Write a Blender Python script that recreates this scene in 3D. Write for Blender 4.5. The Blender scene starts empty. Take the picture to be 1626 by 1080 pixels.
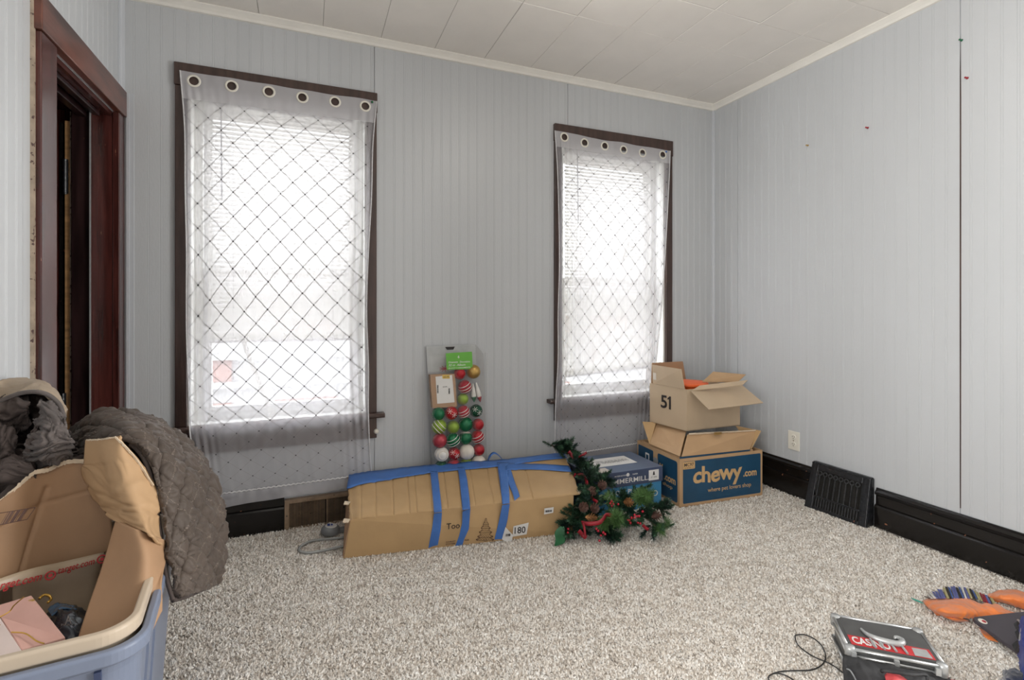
import bpy, math, random
import numpy as np
from mathutils import Vector, Matrix, noise
random.seed(7); np.random.seed(7)
C = bpy.context.scene.collection
SC = bpy.context.scene
V = Vector
# ------------------------------------------------------------------ camera, light, exposure
FPX, YAW, CZ = 795.0, math.radians(22.1), 1.087
FW = V((math.sin(YAW), math.cos(YAW), 0)); RT = V((math.cos(YAW), -math.sin(YAW), 0))
YB, XR, XL, ZC, YN = 2.713, 2.622, -0.777, 2.5, -1.6     # back wall, right wall, left wall, ceiling, near wall
cd = bpy.data.cameras.new('camera'); cam = bpy.data.objects.new('camera', cd); C.objects.link(cam)
cam.location = (0, 0, CZ); cam.rotation_euler = (math.radians(90), 0, -YAW)
cd.sensor_width = 36; cd.lens = 36 * FPX / 1626; cd.shift_y = -50 / 1626; cd.clip_start = .02
SC.camera = cam
SC.view_settings.view_transform = 'Standard'; SC.view_settings.look = 'None'
SC.view_settings.exposure = 0.0; SC.view_settings.gamma = 1; SC.view_settings.use_curve_mapping = False
W = bpy.data.worlds.new('overcast'); SC.world = W; W.use_nodes = True
wb = W.node_tree.nodes['Background']; wb.inputs[0].default_value = (.93, .96, 1, 1); wb.inputs[1].default_value = 10.0
def area(name, loc, rot, sx, sy, power, col=(1, 1, 1), spread=180):
    l = bpy.data.lights.new(name, 'AREA'); l.shape = 'RECTANGLE'; l.size = sx; l.size_y = sy; l.energy = power; l.color = col
    l.spread = math.radians(spread)
    o = bpy.data.objects.new(name, l); C.objects.link(o); o.location = loc; o.rotation_euler = rot; return o
# added fill lamps, no windows, on three walls; then the ceiling lamp's bulb
area('rear_fill', (.95, YN + .03, 1.35), (math.radians(90), 0, 0), 2.5, 1.9, 2.8, (1, .965, .92))  # added weak fill in front of the solid rear wall
area('left_fill', (XL + .03, -.05, 1.35), (0, math.radians(-90), 0), 1.9, 1.2, 41, (1, .99, .97), 112)  # added lamp that brightens the right wall and the boxes' left sides
area('right_fill', (XR - .03, -.05, 1.35), (0, math.radians(90), 0), 1.9, 1.2, 53, (1, .99, .97), 112)  # added lamp that brightens the left wall
pl = bpy.data.lights.new('ceiling_lamp_bulb', 'POINT'); pl.energy = 5; pl.shadow_soft_size = .13; pl.color = (1, .95, .88)
po = bpy.data.objects.new('ceiling_lamp_bulb', pl); C.objects.link(po); po.location = (1.10, 1.50, 2.30)
try:
    SC.cycles.use_denoising = True; SC.cycles.max_bounces = 10; SC.cycles.transparent_max_bounces = 24
    SC.cycles.diffuse_bounces = 5; SC.cycles.caustics_reflective = False; SC.cycles.sample_clamp_indirect = 6
except Exception: pass

# ------------------------------------------------------------------ pixel to point (gives real positions and distances)
def ray(px, py):
    return FW + RT * ((px - 813) / FPX) + V((0, 0, (490 - py) / FPX))
CAM = V((0, 0, CZ))
def P(px, py, d):
    q = ray(px, py); lim = (XL + .012) / q.x if q.x < -.1 else 99
    return CAM + q * min(d, lim)
def atY(px, py, y=YB): r = ray(px, py); return CAM + r * (y / r.y)
def atX(px, py, x=XR): r = ray(px, py); return CAM + r * (x / r.x)
def atZ(px, py, z=0.0): r = ray(px, py); return CAM + r * ((z - CZ) / r.z)
def onpl(px, py, p0, n): r = ray(px, py); return CAM + r * ((p0 - CAM).dot(n) / r.dot(n))

# ------------------------------------------------------------------ materials
def ramp(nt, stops):
    r = nt.nodes.new('ShaderNodeValToRGB'); e = r.color_ramp.elements
    while len(e) < len(stops): e.new(.5)
    for k, (p, c) in enumerate(stops): e[k].position = p; e[k].color = (*c, 1) if len(c) == 3 else c
    return r
def mat(name, col, rough=.6, var=.06, scale=20, metal=0, bump=0, bscale=60, spec=.5, stretch=None, specks=None, sheen=0, coat=0, space='Object'):
    m = bpy.data.materials.new(name); m.use_nodes = True; nt = m.node_tree; b = nt.nodes['Principled BSDF']
    b.inputs['Roughness'].default_value = rough; b.inputs['Metallic'].default_value = metal
    b.inputs['Specular IOR Level'].default_value = spec
    if sheen: b.inputs['Sheen Weight'].default_value = sheen
    if coat: b.inputs['Coat Weight'].default_value = coat; b.inputs['Coat Roughness'].default_value = .15
    tc = nt.nodes.new('ShaderNodeTexCoord'); mp = nt.nodes.new('ShaderNodeMapping')
    nt.links.new(tc.outputs[space], mp.inputs[0])
    if stretch: mp.inputs['Scale'].default_value = stretch
    n = nt.nodes.new('ShaderNodeTexNoise'); n.inputs['Scale'].default_value = scale; n.inputs['Detail'].default_value = 5
    nt.links.new(mp.outputs[0], n.inputs[0])
    lo = tuple(max(0, c * (1 - var)) for c in col); hi = tuple(min(1, c * (1 + var)) for c in col)
    r = ramp(nt, [(.3, lo), (.7, hi)]); nt.links.new(n.outputs[0], r.inputs[0]); out = r.outputs[0]
    if specks:      # (colour, threshold, scale)
        s = nt.nodes.new('ShaderNodeTexNoise'); s.inputs['Scale'].default_value = specks[2]; s.inputs['Detail'].default_value = 4
        nt.links.new(mp.outputs[0], s.inputs[0])
        sr = ramp(nt, [(specks[1], (0, 0, 0)), (specks[1] + .03, (1, 1, 1))]); nt.links.new(s.outputs[0], sr.inputs[0])
        mx = nt.nodes.new('ShaderNodeMix'); mx.data_type = 'RGBA'; nt.links.new(sr.outputs[0], mx.inputs[0])
        nt.links.new(out, mx.inputs[6]); mx.inputs[7].default_value = (*specks[0], 1); out = mx.outputs[2]
    nt.links.new(out, b.inputs['Base Color'])
    if bump:
        bn = nt.nodes.new('ShaderNodeTexNoise'); bn.inputs['Scale'].default_value = bscale; bn.inputs['Detail'].default_value = 4
        nt.links.new(mp.outputs[0], bn.inputs[0]); bu = nt.nodes.new('ShaderNodeBump'); bu.inputs['Strength'].default_value = bump
        bu.inputs['Distance'].default_value = .004
        nt.links.new(bn.outputs[0], bu.inputs['Height']); nt.links.new(bu.outputs[0], b.inputs['Normal'])
    return m
M = {}
M['wall'] = mat('grey_blue_panel_paint', (.50, .515, .53), .38, .03, 3, bump=.12, bscale=180, stretch=(1, 1, .25), specks=((.45, .30, .22), .80, 9))
M['bead'] = mat('grey_corner_bead', (.50, .52, .55), .4, .02, 5)
M['ceil'] = mat('cream_ceiling_tile', (.80, .765, .715), .42, .025, 6, bump=.15, bscale=40)
M['ceilback'] = mat('ceiling_joint', (.42, .39, .35), .8, .05, 6)
M['crown'] = mat('cream_trim_paint', (.78, .755, .70), .4, .03, 12)
M['casing'] = mat('dark_brown_wood', (.055, .032, .026), .35, .35, 6, bump=.15, bscale=25, stretch=(6, 6, .6), specks=((.30, .16, .11), .76, 30))
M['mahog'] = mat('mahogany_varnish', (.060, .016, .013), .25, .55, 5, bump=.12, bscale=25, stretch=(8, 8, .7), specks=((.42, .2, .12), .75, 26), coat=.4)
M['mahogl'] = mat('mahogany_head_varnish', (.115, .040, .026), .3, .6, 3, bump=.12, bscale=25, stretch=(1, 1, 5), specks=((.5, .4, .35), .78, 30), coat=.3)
M['mahogd'] = mat('dark_varnish', (.022, .010, .010), .3, .6, 5, stretch=(8, 8, .7), specks=((.3, .16, .1), .74, 30))  # darkest varnish tone, for stops, mouldings and closet interior
M['rawwood'] = mat('bare_wood', (.36, .20, .085), .6, .35, 8, stretch=(.8, .8, 6), bump=.1)
M['wornedge'] = mat('worn_wood_edge', (.36, .29, .22), .6, .3, 20, specks=((.10, .06, .05), .60, 60))
M['black'] = mat('black_gloss_paint', (.007, .006, .0055), .20, .35, 8, bump=.14, bscale=30, specks=((.26, .11, .06), .70, 38))
M['blackline'] = mat('carpet_edge_strip', (.16, .145, .13), .9, .3, 60)  # grey-brown strip along the foot of the right baseboard
M['iron'] = mat('black_cast_iron', (.012, .013, .015), .28, .5, 60, bump=.6, bscale=90, specks=((.25, .1, .06), .71, 80))
M['ironl'] = mat('brightened_cast_iron', (.035, .036, .038), .3, .4, 60, bump=.3, bscale=90)  # lighter iron colour stands in for sheen on the bars
M['darkhole'] = mat('duct_shade', (.012, .011, .009), .8, .4, 15)  # near-black colour stands in for the shade inside the registers
M['vinyl'] = mat('white_vinyl', (.83, .83, .80), .35, .02, 10)
M['plate'] = mat('ivory_plastic', (.73, .70, .62), .35, .02, 10)
M['slot'] = mat('outlet_slot', (.05, .045, .04), .6)
M['carpet'] = mat('beige_carpet_backing', (.58, .52, .46), .95, .2, 120)
M['kraft'] = mat('kraft_cardboard', (.465, .30, .165), .62, .07, 7, bump=.18, bscale=30, spec=.3)
M['kraft2'] = mat('golden_kraft_cardboard', (.47, .31, .155), .6, .07, 6, bump=.2, bscale=24, spec=.3)
M['kraft3'] = mat('pinkish_kraft_cardboard', (.385, .235, .135), .62, .08, 7, bump=.2, bscale=22, spec=.3)
M['kraftp'] = mat('pale_kraft_cardboard', (.50, .385, .265), .62, .06, 7, bump=.18, bscale=30, spec=.3)
M['torn'] = mat('torn_cardboard_edge', (.66, .54, .40), .8, .15, 60, bump=.5)
M['tape'] = mat('blue_painters_tape', (.055, .16, .46), .45, .10, 14, bump=.35, bscale=40)
M['clear'] = mat('whitish_packing_tape', (.60, .55, .48), .3, .08, 30)
M['ink'] = mat('black_ink', (.025, .02, .02), .6)
M['inkb'] = mat('brown_ink', (.09, .045, .035), .6)
M['redink'] = mat('red_ink', (.45, .02, .025), .6)
M['paper'] = mat('white_paper', (.72, .71, .69), .6, .03)
M['navy'] = mat('navy_print', (.012, .062, .125), .4, .12, 10, bump=.08)
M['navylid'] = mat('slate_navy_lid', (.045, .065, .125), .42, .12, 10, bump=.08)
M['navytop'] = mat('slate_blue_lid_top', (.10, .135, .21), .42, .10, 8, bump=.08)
M['sky'] = mat('sky_blue_print', (.035, .20, .385), .4, .18, 5, bump=.08)
M['orangecard'] = mat('orange_kraft_print', (.58, .37, .17), .55, .05)
M['orangepl'] = mat('orange_plastic', (.80, .13, .025), .4, .05)
M['green'] = mat('green_needles', (.028, .075, .038), .55, .7, 60)
M['green2'] = mat('bright_green_needles', (.075, .16, .045), .55, .6, 60)
M['greend'] = mat('dark_blue_green_needles', (.010, .035, .024), .5, .6, 60)
M['leaf'] = mat('satin_green_leaf', (.02, .115, .045), .35, .3, 20)
M['sage'] = mat('sage_leaf', (.13, .18, .11), .6, .3, 20)
M['stem'] = mat('brown_stem', (.10, .06, .04), .8, .3)
M['cone'] = mat('pine_cone_brown', (.12, .06, .045), .65, .5, 40)
M['cone2'] = mat('tan_pine_cone', (.25, .115, .04), .65, .5, 40)
M['ribbon'] = mat('red_satin_ribbon', (.26, .006, .016), .4, .2, 15)
M['berry'] = mat('red_berry', (.42, .012, .03), .25, .2)
M['cord'] = mat('grey_cord', (.36, .37, .36), .45, .05)
M['blackcord'] = mat('black_cord', (.02, .02, .02), .5)
M['greypl'] = mat('grey_plastic', (.24, .25, .26), .35, .15)
M['tote'] = mat('blue_grey_tote_plastic', (.19, .225, .31), .36, .06, 4, bump=.05)
M['totedark'] = mat('dark_blue_grey_rib', (.045, .065, .14), .4, .1)
M['tan'] = mat('beige_tote_plastic', (.52, .43, .33), .4, .05, 5)
M['silver'] = mat('brushed_aluminium', (.62, .63, .63), .28, .05, 40, metal=.85)
M['silver2'] = mat('matt_silver', (.48, .49, .49), .4, .1, 60, metal=.5)
M['caseblk'] = mat('charcoal_panel', (.075, .075, .074), .35, .15)
M['blkcloth'] = mat('black_nylon', (.022, .022, .024), .6, .4, 30, bump=.4)
M['redcloth'] = mat('coral_red_cloth', (.55, .07, .075), .6, .2, 20, bump=.2)
M['redprint'] = mat('red_print', (.55, .025, .03), .35, .1)
M['orange'] = mat('orange_fabric', (.78, .21, .045), .5, .12, 12, bump=.2, sheen=.3)
M['laptop'] = mat('dark_plum_metal', (.050, .042, .052), .35, .1)
M['bluecl'] = mat('cobalt_nylon', (.02, .05, .28), .5, .2, 20, bump=.3)
M['pink'] = mat('pink_marbled_paper', (.64, .385, .335), .35, .14, 6, specks=((.40, .25, .04), .655, 12))
M['pink2'] = mat('pale_marbled_paper', (.72, .60, .56), .35, .10, 6, specks=((.45, .30, .06), .68, 12))
M['gold'] = mat('gold_foil', (.55, .33, .07), .3, .2, metal=.8)
M['bag'] = mat('black_poly_bag', (.03, .035, .045), .22, .5, 12, bump=.6, bscale=14)
M['bagblue'] = mat('blue_poly', (.09, .17, .28), .25, .4, 12, bump=.6, bscale=14)
M['jacket'] = mat('brown_lining_cloth', (.070, .052, .046), .8, .22, 8, bump=.35, bscale=60, sheen=.05)
M['jacket2'] = mat('worn_grey_brown_cloth', (.105, .088, .082), .75, .3, 14, bump=.5, bscale=70, sheen=.12)
M['canvas'] = mat('tan_canvas', (.34, .265, .19), .8, .12, 9, bump=.35, bscale=80, sheen=.05)
M['rope'] = mat('hem_thread', (.62, .61, .62), .8, .1, 80)
M['brick'] = mat('pale_brick', (.26, .13, .10), .8, .2, 3)
M['siding'] = mat('dimmed_siding', (.34, .34, .33), .6, .03)  # siding darkened in colour to dim what shows through the windows
M['ground'] = mat('concrete_ground', (.33, .32, .31), .9, .1)
M['lampglass'] = mat('opal_glass', (.85, .84, .80), .3)
M['brass'] = mat('aged_brass', (.35, .29, .20), .35, .2, metal=.7)
M['white'] = mat('white_enamel', (.78, .77, .73), .5, .04)
for nm, c, r, me in [('redg', (.40, .012, .02), .18, .3), ('redm', (.35, .02, .035), .5, .1), ('greeng', (.008, .14, .055), .2, .3),
                     ('dkgreen', (.006, .07, .035), .22, .3), ('lime', (.24, .36, .045), .3, .3), ('goldb', (.50, .32, .10), .28, .7),
                     ('pinkred', (.42, .05, .07), .2, .3), ('cream', (.72, .66, .58), .7, 0), ('whiteb', (.74, .72, .68), .35, 0)]:
    M[nm] = mat('ornament_' + nm, c, r, .12, 30, metal=me)

def glassy(name, col, alpha, rough=.05):
    m = bpy.data.materials.new(name); m.use_nodes = True; nt = m.node_tree; b = nt.nodes['Principled BSDF']
    b.inputs['Base Color'].default_value = (*col, 1); b.inputs['Roughness'].default_value = rough
    t = nt.nodes.new('ShaderNodeBsdfTransparent'); mx = nt.nodes.new('ShaderNodeMixShader'); mx.inputs[0].default_value = alpha
    nt.links.new(t.outputs[0], mx.inputs[1]); nt.links.new(b.outputs[0], mx.inputs[2])
    nt.links.new(mx.outputs[0], nt.nodes['Material Output'].inputs[0]); return m
M['glass'] = glassy('window_glass', (.9, .95, .95), .08)
M['clearpl'] = glassy('clear_plastic', (.85, .88, .88), .055, .06)

def translucent(name, col, tr, transp):
    m = bpy.data.materials.new(name); m.use_nodes = True; nt = m.node_tree; nt.nodes.remove(nt.nodes['Principled BSDF'])
    d = nt.nodes.new('ShaderNodeBsdfDiffuse'); t = nt.nodes.new('ShaderNodeBsdfTranslucent')
    for x in (d, t): x.inputs[0].default_value = (*col, 1)
    a = nt.nodes.new('ShaderNodeMixShader'); a.inputs[0].default_value = tr
    nt.links.new(d.outputs[0], a.inputs[1]); nt.links.new(t.outputs[0], a.inputs[2])
    s = nt.nodes.new('ShaderNodeBsdfTransparent'); c = nt.nodes.new('ShaderNodeMixShader'); c.inputs[0].default_value = 1 - transp
    nt.links.new(s.outputs[0], c.inputs[1]); nt.links.new(a.outputs[0], c.inputs[2])
    m['k'] = 1; c['mixnode'] = a.name
    nt.links.new(c.outputs[0], nt.nodes['Material Output'].inputs[0]); return m, nt, (d, t), c
M['slat'] = translucent('white_blind_slat', (.85, .84, .80), .55, .0)[0]
M['inner'] = translucent('inner_white_voile', (.86, .85, .90), .5, .68)[0]
M['sheer2'] = translucent('folded_hem', (.80, .79, .82), .5, .55)[0]
M['header'] = translucent('curtain_header', (.62, .61, .63), .35, .12)[0]
# sheer with woven diamond lines and dots (UV in metres)
m, nt, bs, fin = translucent('diamond_sheer', (.74, .73, .76), .5, .56)
uv = nt.nodes.new('ShaderNodeUVMap'); sp = nt.nodes.new('ShaderNodeSeparateXYZ'); nt.links.new(uv.outputs[0], sp.inputs[0])
def mth(op, a, b=None, c=None):
    n = nt.nodes.new('ShaderNodeMath'); n.operation = op
    for k, v in enumerate((a, b, c)):
        if v is None: continue
        if isinstance(v, (int, float)): n.inputs[k].default_value = v
        else: nt.links.new(v, n.inputs[k])
    return n.outputs[0]
def dline(sgn):
    s = mth('ADD' if sgn > 0 else 'SUBTRACT', mth('DIVIDE', sp.outputs[0], .112), mth('DIVIDE', sp.outputs[1], .102))
    f = mth('FRACT', s); return mth('ABSOLUTE', mth('SUBTRACT', f, .5))
la, lb = dline(1), dline(-1)
line = mth('MAXIMUM', mth('GREATER_THAN', la, .479), mth('GREATER_THAN', lb, .479))
dot = mth('MULTIPLY', mth('GREATER_THAN', la, .457), mth('GREATER_THAN', lb, .457))
cm = nt.nodes.new('ShaderNodeMix'); cm.data_type = 'RGBA'; nt.links.new(line, cm.inputs[0])
cm.inputs[6].default_value = (.76, .75, .78, 1); cm.inputs[7].default_value = (.31, .30, .31, 1)
cm2 = nt.nodes.new('ShaderNodeMix'); cm2.data_type = 'RGBA'; nt.links.new(dot, cm2.inputs[0])
nt.links.new(cm.outputs[2], cm2.inputs[6]); cm2.inputs[7].default_value = (.08, .075, .08, 1)
for b_ in bs: nt.links.new(cm2.outputs[2], b_.inputs[0])
op = mth('MAXIMUM', mth('MAXIMUM', mth('MULTIPLY', line, .96), mth('MULTIPLY', dot, .95)), .43)
nt.links.new(op, fin.inputs[0]); M['sheer'] = m
nt.links.new(mth('MULTIPLY', mth('SUBTRACT', 1.0, line), .5), nt.nodes[fin['mixnode']].inputs[0])
# quilted blanket: stitches follow the puffs (UV in quilt units)
m = mat('brown_quilted_cloth', (.074, .055, .043), .66, .18, 9, bump=.3, bscale=60, sheen=.08); nt = m.node_tree
uv = nt.nodes.new('ShaderNodeUVMap'); sp = nt.nodes.new('ShaderNodeSeparateXYZ'); nt.links.new(uv.outputs[0], sp.inputs[0])
def st(a, b):
    f = mth('ABSOLUTE', mth('SUBTRACT', mth('FRACT', a), .5)); g = mth('FRACT', mth('MULTIPLY', b, 22))
    return mth('MULTIPLY', mth('GREATER_THAN', f, .485), mth('GREATER_THAN', g, .45))
s_ = mth('MAXIMUM', st(sp.outputs[0], sp.outputs[1]), st(sp.outputs[1], sp.outputs[0]))
b = nt.nodes['Principled BSDF']; src = b.inputs['Base Color'].links[0].from_socket
cm = nt.nodes.new('ShaderNodeMix'); cm.data_type = 'RGBA'; nt.links.new(s_, cm.inputs[0]); nt.links.new(src, cm.inputs[6])
cm.inputs[7].default_value = (.17, .135, .11, 1); nt.links.new(cm.outputs[2], b.inputs['Base Color']); M['quilt'] = m
# carpet pile: colour differs from tuft to tuft
m = mat('beige_carpet_pile', (.5, .45, .40), .95, .1, 50, spec=.1); nt = m.node_tree; b = nt.nodes['Principled BSDF']
for l in list(b.inputs['Base Color'].links): nt.links.remove(l)
at_ = nt.nodes.new('ShaderNodeAttribute'); at_.attribute_name = 'tuft'
r = ramp(nt, [(0, (.50, .43, .36)), (.22, (.70, .635, .56)), (.55, (.90, .845, .775)), (1, (1, .98, .94))])
nt.links.new(at_.outputs['Fac'], r.inputs[0]); nt.links.new(r.outputs[0], b.inputs['Base Color']); M['pile'] = m

# ------------------------------------------------------------------ object helpers
ROOT = {}
def link(o, parent=None):
    C.objects.link(o)
    if parent is not None: o.parent = parent
    return o
def tag(o, label, cat, group=None, kind=None):
    if label: o['label'] = label
    if cat: o['category'] = cat
    if group: o['group'] = group
    if kind: o['kind'] = kind
    return o
def thing(name, loc, label, cat, group=None):
    o = bpy.data.objects.new(name, None); o.empty_display_size = .05; link(o); o.location = loc; ROOT[o.name] = V(loc)
    return tag(o, label, cat, group)
def worldloc(o):
    v = V((0, 0, 0))
    while o is not None: v += V(o.location); o = o.parent
    return v
class MB:
    def __init__(s): s.v = []; s.f = []; s.uv = {}
    def add(s, vs, fs):
        n = len(s.v); s.v += [V(x) for x in vs]; s.f += [tuple(i + n for i in f) for f in fs]; return s
    def box(s, a, b):
        x0, y0, z0 = [min(a[k], b[k]) for k in range(3)]; x1, y1, z1 = [max(a[k], b[k]) for k in range(3)]
        return s.add([(x0, y0, z0), (x1, y0, z0), (x1, y1, z0), (x0, y1, z0), (x0, y0, z1), (x1, y0, z1), (x1, y1, z1), (x0, y1, z1)],
                     [(0, 3, 2, 1), (4, 5, 6, 7), (0, 1, 5, 4), (1, 2, 6, 5), (2, 3, 7, 6), (3, 0, 4, 7)])
    def slab(s, pts, n, t):
        """polygon pts, thickened by t along n"""
        k = len(pts); a = [V(p) for p in pts]; b_ = [p + n * t for p in a]
        return s.add(a + b_, [tuple(range(k))[::-1], tuple(range(k, 2 * k))] + [(i, (i + 1) % k, k + (i + 1) % k, k + i) for i in range(k)])
    def extr(s, prof, p0, d, a, b_):
        """profile [(i,j)] in the axes a,b swept from p0 by d"""
        k = len(prof); r0 = [V(p0) + a * i + b_ * j for i, j in prof]; r1 = [x + d for x in r0]
        return s.add(r0 + r1, [tuple(range(k)), tuple(range(k, 2 * k))[::-1]] + [(i, k + i, k + (i + 1) % k, (i + 1) % k) for i in range(k)])
    def tube(s, pts, r, seg=8, closed=False):
        pts = [V(p) for p in pts]; n = len(pts); rings = []; up = V((0.13, .21, 1)).normalized()
        for i, p in enumerate(pts):
            a = pts[(i - 1) % n] if (closed or i > 0) else p; c = pts[(i + 1) % n] if (closed or i < n - 1) else p
            t = (c - a); t = t.normalized() if t.length > 1e-9 else V((0, 0, 1))
            x = t.cross(up); x = x.normalized() if x.length > 1e-4 else t.cross(V((1, 0, 0))).normalized(); y = t.cross(x)
            rr = r[i] if isinstance(r, (list, tuple)) else r
            rings.append([p + (x * math.cos(2 * math.pi * k / seg) + y * math.sin(2 * math.pi * k / seg)) * rr for k in range(seg)])
        vs = [q for g in rings for q in g]; fs = []
        for i in range(n if closed else n - 1):
            j = (i + 1) % n
            for k in range(seg): fs.append((i * seg + k, i * seg + (k + 1) % seg, j * seg + (k + 1) % seg, j * seg + k))
        if not closed: fs += [tuple(range(seg))[::-1], tuple(range((n - 1) * seg, n * seg))]
        return s.add(vs, fs)
    def lathe(s, prof, c, ax=V((0, 0, 1)), seg=24):
        ax = V(ax).normalized(); x = ax.orthogonal().normalized(); y = ax.cross(x); c = V(c); n = len(prof)
        vs = [c + ax * h + (x * math.cos(2 * math.pi * k / seg) + y * math.sin(2 * math.pi * k / seg)) * r for (r, h) in prof for k in range(seg)]
        return s.add(vs, [(i * seg + k, i * seg + (k + 1) % seg, (i + 1) * seg + (k + 1) % seg, (i + 1) * seg + k) for i in range(n - 1) for k in range(seg)])
    def ball(s, c, r, seg=20, rings=12):
        return s.lathe([(max(1e-5, r * math.sin(math.pi * i / rings)), -r * math.cos(math.pi * i / rings)) for i in range(rings + 1)], c, seg=seg)
    def torus(s, c, ax, R, r, seg=28, cs=8):
        return s.lathe([(R + r * math.cos(2 * math.pi * i / cs), r * math.sin(2 * math.pi * i / cs)) for i in range(cs + 1)], c, ax, seg)
    def build(s, name, m, parent=None, smooth=False, bevel=0, solid=0, label=None, kind=None):
        off = worldloc(parent) if parent is not None else V((0, 0, 0))
        if parent is None and s.v and kind != 'structure':
            lo = V([min(v[k] for v in s.v) for k in range(3)]); hi = V([max(v[k] for v in s.v) for k in range(3)])
            off = V(((lo.x + hi.x) / 2, (lo.y + hi.y) / 2, lo.z))
        me = bpy.data.meshes.new(name); me.from_pydata([v - off for v in s.v], [], s.f); me.update()
        me.materials.append(m)
        if s.uv:
            l = me.uv_layers.new(name='UVMap')
            for lp in me.loops: l.data[lp.index].uv = s.uv.get(lp.vertex_index, (0, 0))
        if smooth:
            me.polygons.foreach_set('use_smooth', [True] * len(me.polygons))
        o = bpy.data.objects.new(name, me); link(o, parent)
        if parent is None: o.location = off
        if solid: md = o.modifiers.new('solid', 'SOLIDIFY'); md.thickness = solid; md.offset = 0
        if bevel:
            md = o.modifiers.new('bevel', 'BEVEL'); md.width = bevel; md.segments = 2; md.limit_method = 'ANGLE'
        if label: o['label'] = label
        if kind: o['kind'] = kind
        return o
def box(name, a, b, m, parent=None, **k): return MB().box(a, b).build(name, m, parent, **k)
def cr(p0, p1, p2, p3, t):
    return .5 * ((2 * p1) + (-p0 + p2) * t + (2 * p0 - 5 * p1 + 4 * p2 - p3) * t * t + (-p0 + 3 * p1 - 3 * p2 + p3) * t ** 3)
def crow(pts, t):
    n = len(pts) - 1; x = min(max(t, 0), 1) * n; i = min(int(x), n - 1); f = x - i
    g = lambda k: pts[k] if 0 <= k <= n else (pts[0] * 2 - pts[1] if k < 0 else pts[n] * 2 - pts[n - 1])
    return cr(g(i - 1), g(i), g(i + 1), g(i + 2), f)
def cloth(name, rows, nu, nv, m, parent, solid=.004, disp=None, uvf=None, label=None, smooth=True, kind=None):
    """rows of (px,py,depth) or Vectors, run through a smooth net; disp(u,v,p,n) gives an offset along the normal"""
    R = [[x if isinstance(x, Vector) else P(*x) for x in r] for r in rows]
    g = [[None] * (nu + 1) for _ in range(nv + 1)]
    for i in range(nu + 1):
        col = [crow(r, i / nu) for r in R]
        for j in range(nv + 1): g[j][i] = crow(col, j / nv)
    if disp:
        h = [[None] * (nu + 1) for _ in range(nv + 1)]
        for j in range(nv + 1):
            for i in range(nu + 1):
                du = g[j][min(i + 1, nu)] - g[j][max(i - 1, 0)]; dv = g[min(j + 1, nv)][i] - g[max(j - 1, 0)][i]
                n = du.cross(dv); n = n.normalized() if n.length > 1e-12 else V((0, 0, 1))
                if n.dot(CAM - g[j][i]) < 0: n = -n
                h[j][i] = g[j][i] + n * disp(i / nu, j / nv, g[j][i])
        g = h
    mb = MB(); mb.v = [p for r in g for p in r]
    mb.f = [(j * (nu + 1) + i, j * (nu + 1) + i + 1, (j + 1) * (nu + 1) + i + 1, (j + 1) * (nu + 1) + i) for j in range(nv) for i in range(nu)]
    if uvf:
        for j in range(nv + 1):
            for i in range(nu + 1): mb.uv[j * (nu + 1) + i] = uvf(i / nu, j / nv, g[j][i])
    return mb.build(name, m, parent, smooth=smooth, solid=solid, label=label, kind=kind)
def wr(p, s, amp, seed=0.0):
    """cloth wrinkles: ridged noise"""
    w = noise.noise(V((p.x * s * .6, p.y * s * .6, p.z * s * .6 + seed))) * .9
    n = noise.noise(V((p.x * s + seed + w, p.y * s + w, p.z * s * 1.0)))
    k = noise.noise(V((p.x * s * 2.3 - seed, p.y * s * 2.3 + w, p.z * s * 2.3)))
    a = 1 - min(1, abs(n) * 3.6); b_ = 1 - min(1, abs(k) * 3.6)
    return amp * (1.6 * a * a + .35 * b_ * b_ - .5)
def wf(u, v, seed, a=7.0, b_=1.6):
    w = noise.noise(V((u * 2, v * 3, seed))) * 1.4; n = noise.noise(V((u * b_ + w + seed, v * a + w * 1.5, seed))); k = noise.noise(V((u * b_ * 2.2 + seed, v * a * 2.6 + w * 3, seed + 5)))
    return (1 - min(1, abs(n) * 3)) ** 1.3 + .45 * (1 - min(1, abs(k) * 3)) ** 1.3 - .5
_fc = {}
def text_on(parent, name, s, c, X, Y, w, h, m, bold=0.0, shear=0.0, gap=1.0, eps=.0006, jump=0):
    key = (s, bold, shear, gap)
    if key not in _fc:
        cu = bpy.data.curves.new('t', 'FONT'); cu.body = s; cu.offset = bold; cu.shear = shear; cu.space_character = gap
        cu.resolution_u = 3
        o = bpy.data.objects.new('t', cu); C.objects.link(o); bpy.context.view_layer.update()
        me = bpy.data.meshes.new_from_object(o.evaluated_get(bpy.context.evaluated_depsgraph_get()))
        _fc[key] = ([v.co.copy() for v in me.vertices], [tuple(p.vertices) for p in me.polygons])
        bpy.data.objects.remove(o); bpy.data.curves.remove(cu)
    vs, fs = _fc[key]
    x0, x1 = min(v.x for v in vs), max(v.x for v in vs); y0, y1 = min(v.y for v in vs), max(v.y for v in vs)
    X, Y = V(X).normalized(), V(Y).normalized(); N = X.cross(Y).normalized(); mb = MB(); out = []
    for v in vs:
        a = (v.x - x0) / (x1 - x0) - .5; b_ = (v.y - y0) / (y1 - y0) - .5
        out.append(V(c) + X * a * w + Y * (b_ * h + (math.sin(a * 14) * jump)) + N * eps)
    mb.add(out, fs); return mb.build(name, m, parent)

# ================================================================== STRUCTURE
def struct(o): o['kind'] = 'structure'; return o
struct(box('floor', (XL - .3, YN - .2, -.10), (XR + .2, YB + .2, 0), M['carpet']))
bpy.data.objects['floor']['label'] = 'beige speckled carpet floor'
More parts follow.
